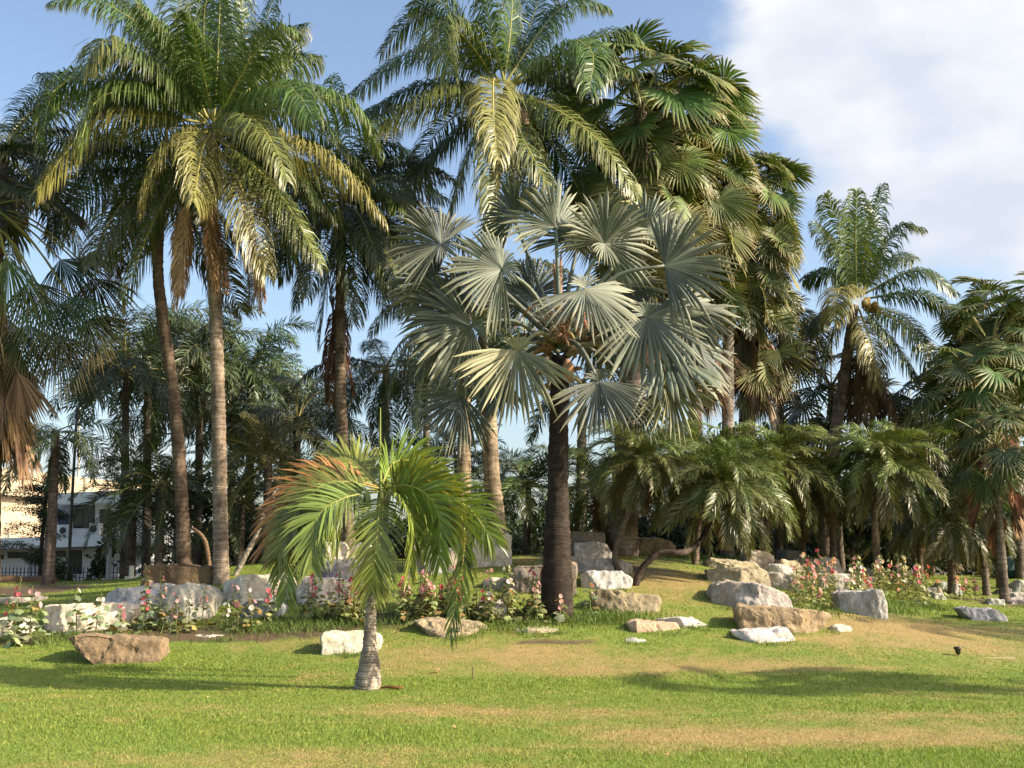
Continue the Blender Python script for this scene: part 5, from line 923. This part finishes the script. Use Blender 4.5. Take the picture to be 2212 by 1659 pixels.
for lb, x0, y0, x1, y1 in [('white air conditioner unit on the balcony below the dark blue opening', 127, 1134, 149, 1158), ('white air conditioner unit right of the upper window half hidden by leaves', 192, 1130, 215, 1156)]:
    p0, p1 = pix(x0, y1, dw - .7), pix(x1, y0, dw - .7); bs_ = np.array([.5 * (p0[0] + p1[0]), dw - .5, p0[2]]); a = thing('air_conditioner', lb, 'air conditioner', bs_)
    mb = MB(); boxm(mb, p0 - bs_, np.array([p1[0], dw - .35, p1[2]]) - bs_); part('casing', mb.mesh('casing', [MACW], False), a)
    R = (p1[2] - p0[2]) * .38; mb = MB(); th = np.linspace(0, 2 * math.pi, 20, endpoint=False); cx = np.array([-.02, -.215, (p1[2] - p0[2]) * .5])
    for r0, r1, yy, mi in ((0, R * .85, 0., 0),): mb.add([cx] + [cx + np.array([math.cos(t) * r1, yy, math.sin(t) * r1]) for t in th], [(0, 1 + (i + 1) % 20, 1 + i) for i in range(20)])
    part('fan_opening', mb.mesh('fan_opening', [MBLK], False), a); mb = MB(); C = np.array([cx + np.array([math.cos(t) * R * .9, -.012, math.sin(t) * R * .9]) for t in np.linspace(0, 2 * math.pi, 21)]); tube(mb, C, .018, 4); part('fan_guard', mb.mesh('fan_guard', [MACW]), a)
# street fence
d = 33.5; base = ground(120, d); fe = thing('street_fence', 'black picket fence with spear tips on a low white wall at left', 'fence', base)
pmesh('low_wall', rect(-260, 1250, 300, 1276, d + .1, .2), MW, fe, base)
for y in (1236, 1246.5): pmesh('rail', rect(-260, y, 300, y + 1.3, d, .03), MBLK, fe, base)
pk = MB(); h0, h1 = pix(0, 1268, d)[2], pix(0, 1230, d)[2]; boxm(pk, (-.011, -.04, 0), (.011, -.018, h1 - h0)); pk.add([(-.024, -.03, h1 - h0), (0, -.045, h1 - h0), (.024, -.03, h1 - h0), (0, -.015, h1 - h0), (0, -.03, h1 - h0 + .12)], [(0, 1, 4), (1, 2, 4), (2, 3, 4), (3, 0, 4)]); pkm = pk.mesh('picket', [MBLK], False)
xx = pix(-60, 1250, d)[0]
while xx < pix(290, 1250, d)[0]: part('picket', pkm, fe, None, Matrix.Translation(Vector((xx - base[0], d - base[1], h0 - base[2])))); xx += .115
mb = MB(); TP = [plain('tape_red', (.6, .05, .04)), plain('tape_green', (.06, .4, .25)), plain('tape_yellow', (.65, .48, .05))]
d = 31.5; p0 = pix(-30, 1259, d); base = np.array([p0[0], d, p0[2]]); o = None; XS = [pix(x, 1260, d)[0] - base[0] for x in (-30, 20, 42, 64)]
mb = MB()
for i in range(3): boxm(mb, (XS[i], 0, -.05 - .01 * i), (XS[i + 1], .02, .03 - .01 * i), i)
o = part('barrier_band', mb.mesh('barrier_band', TP, False)); o.location = base; tag(o, 'red green and yellow striped band along the dirt mound at left', 'barrier band')
# dirt mound
bm = bmesh.new(); bmesh.ops.create_icosphere(bm, subdivisions=4, radius=1); b = ground(55, 28)
for v in bm.verts:
    f = 1 + .25 * mnoise.fractal(v.co * 1.7, 1, 2, 4); v.co = Vector((v.co.x * 1.5 * f - .3, v.co.y * .8 * f, v.co.z * .48 * f + .02))
me = bpy.data.meshes.new('dirt_mound'); bm.to_mesh(me); bm.free(); me.materials.append(MDS); me.polygons.foreach_set('use_smooth', [True] * len(me.polygons)); o = part('dirt_mound', me); o.location = Vector(pix(45, 1288, 26.5)); tag(o, 'brown heap of bare soil by the street fence at left', 'soil heap')
# poles
def pole(label, pts, hw, d, m, name='pole', cat='pole', bands=0):
    b = ground(pts[0][0], d); mb = MB(); C = catmull([pix(x, y, d) for x, y in pts], 10); C[0][2] = min(C[0][2], b[2]) - .1; tube(mb, C - b, np.linspace(rpx(hw, d), rpx(hw * .8, d), 10), 10)
    t = thing(name, label, cat, b); part('shaft', mb.mesh('shaft', [m]), t); mb = MB(); tube(mb, [(0, 0, -.05), (0, 0, .05)], [rpx(hw, d) * 1.9] * 2, 10); part('base_plate', mb.mesh('base_plate', [m]), t)
    return t, b
t, b = pole('thin black street pole in front of the white building', [(146, 1275), (152, 1150), (160, 1000), (167, 880)], 3.6, 27.5, MBLK)
pole('thick grey lamp post left of the dark date palms', [(233, 1268), (236, 1200), (238, 1120)], 6, 27, MGREY, 'lamp_post', 'lamp post')
pole('short pale concrete post behind the rounded grey boulder', [(284, 1270), (284, 1245), (285, 1222)], 6.5, 25, MCON, 'concrete_post', 'post')
t, b = pole('pale utility pole behind the black street pole', [(168, 1240), (170, 1000), (173, 850)], 3, 52, MCON, 'utility_pole', 'utility pole'); mb = MB(); p = pix(172, 1043, 51.8) - b; boxm(mb, p - np.array([.1, .1, .02]), p + np.array([.35, .1, .06])); part('bracket', mb.mesh('bracket', [MBLK], False), t)

# ------------------------------------------------------------------ small things on the lawn
MRUST = plain('rusty_steel', (.10, .055, .03), .8, .3, 20)
b = hit(1020, 1468); mb = MB(); tube(mb, [(0, 0, -.1), (.003, 0, .08), (.006, 0, .17)], [.008, .008, .008], 6); o = part('metal_stake', mb.mesh('metal_stake', [MRUST])); o.location = b; tag(o, 'short rusty metal stake standing in the lawn right of the small palm', 'stake')
b = hit(2070, 1417); t = thing('spotlight', 'small black garden spotlight on the lawn at right', 'spotlight', b); mb = MB(); tube(mb, [(0, 0, -.1), (0, 0, .04)], [.008, .008], 6); part('spike', mb.mesh('spike', [MBLK]), t)
mb = MB(); tube(mb, [(0, 0, .02), (0, 0, .04), (-.005, -.01, .10), (-.012, -.02, .12), (-.012, -.02, .135)], [.02, .035, .045, .06, .058], 12); part('housing', mb.mesh('housing', [MBLK]), t)
p0, p1 = hit(2095, 1421), hit(2180, 1423); mb = MB(); c = .5 * (p0 + p1); boxm(mb, (-.38, -.03, -.02), (.38, .03, .012)); o = part('wooden_board', mb.mesh('wooden_board', [plain('board', (.5, .38, .22), .8, .2)], False)); o.location = c; o.rotation_euler = (0, 0, -.05); tag(o, 'thin pale board lying in the grass right of the spotlight', 'board')
p0 = hit(822, 1489); mb = MB(); tube(mb, catmull([(0, 0, .02), (.12, -.03, .035), (.24, -.05, .02), (.3, -.04, .03)], 12), np.interp(np.linspace(0, 1, 12), [0, .5, .9, 1], [.012, .022, .024, .012]), 8); o = part('fallen_leaf_sheath', mb.mesh('fallen_leaf_sheath', [M_DEAD]), None, (.17, .09, .03)); o.location = p0; tag(o, 'dark brown fallen leaf sheath beside the swollen palm base', 'leaf sheath')
p0 = hit(945, 1455); rs = np.random.default_rng(2); mb = MB(); leaves(mb, np.array([0, 0, .03]), np.array([.04, .03, .03]), 10, .06, rs); o = part('dry_leaf', mb.mesh('dry_leaf', [M_DEAD]), None, (.38, .19, .10)); o.location = p0; tag(o, 'curled orange brown leaf on the lawn left of the metal stake', 'leaf')
for k, (x, lb) in enumerate(((977, 'dark lump on the flat tan rock, left one of two'), (989, 'dark lump on the flat tan rock, right one of two'))):
    rk = RK['flat tan rock half buried left of the silver palm']; from mathutils.bvhtree import BVHTree
    bv = BVHTree.FromPolygons([v.co + rk.location for v in rk.data.vertices], [tuple(p.vertices) for p in rk.data.polygons]); hp = bv.ray_cast(Vector((0, 0, CAMZ)), Vector(ray(x, 1364)).normalized())[0]
    p0 = hp if hp is not None else Vector(hit(x, 1366)); bm = bmesh.new(); bmesh.ops.create_icosphere(bm, subdivisions=2, radius=.05)
    for v in bm.verts: f = 1 + .3 * mnoise.noise(v.co * 20 + Vector((k, 0, 0))); v.co = Vector((v.co.x * .8 * f, v.co.y * 1.3 * f, v.co.z * .9 * f + .02))
    me = bpy.data.meshes.new('dark_lump'); bm.to_mesh(me); bm.free(); me.materials.append(MBLK); o = part('dark_lump', me); o.location = p0; tag(o, lb, 'stone')  # plain black blob set on the rock top
for i in range(12):   # scattered dry leaves
    x, y = random.uniform(150, 2150), random.uniform(1380, 1640); p0 = hit(x, y); mb = MB(); rs = np.random.default_rng(i + 60); leaves(mb, np.array([0, 0, .02]), np.array([.01, .01, .004]), 2, .05, rs); o = part('dry_leaf', mb.mesh('dry_leaf', [M_DEAD]), None, jcol((.42, .28, .14), .3)); o.location = p0; tag(o, 'tiny dry leaf scattered on the open lawn', 'leaf', 'dry leaves scattered on the lawn')
# parasol at right edge
d = 30.; b = ground(2215, d); t = thing('parasol', 'dark green parasol at the right picture edge under the trees', 'parasol', b); zt = pix(2215, 1190, d)[2] - b[2]
mb = MB(); tube(mb, [(0, 0, 0), (0, 0, zt)], [.02, .02], 8); part('pole', mb.mesh('pole', [MGREY]), t); mb = MB(); k = 8; R = 1.2
V = [(0, 0, zt)] + [(R * .5 * math.cos(i * 6.2832 / k), R * .5 * math.sin(i * 6.2832 / k), zt - .2) for i in range(k)] + [(R * math.cos(i * 6.2832 / k), R * math.sin(i * 6.2832 / k), zt - .55) for i in range(k)] + [(R * math.cos(i * 6.2832 / k), R * math.sin(i * 6.2832 / k), zt - .7) for i in range(k)]
f = [(0, 1 + i, 1 + (i + 1) % k) for i in range(k)] + [(1 + i, 9 + i, 9 + (i + 1) % k, 1 + (i + 1) % k) for i in range(k)] + [(9 + i, 17 + i, 17 + (i + 1) % k, 9 + (i + 1) % k) for i in range(k)]
mb.add(V, f); part('canopy', mb.mesh('canopy', [plain('green_canvas', (.015, .055, .05), .8)], False), t)
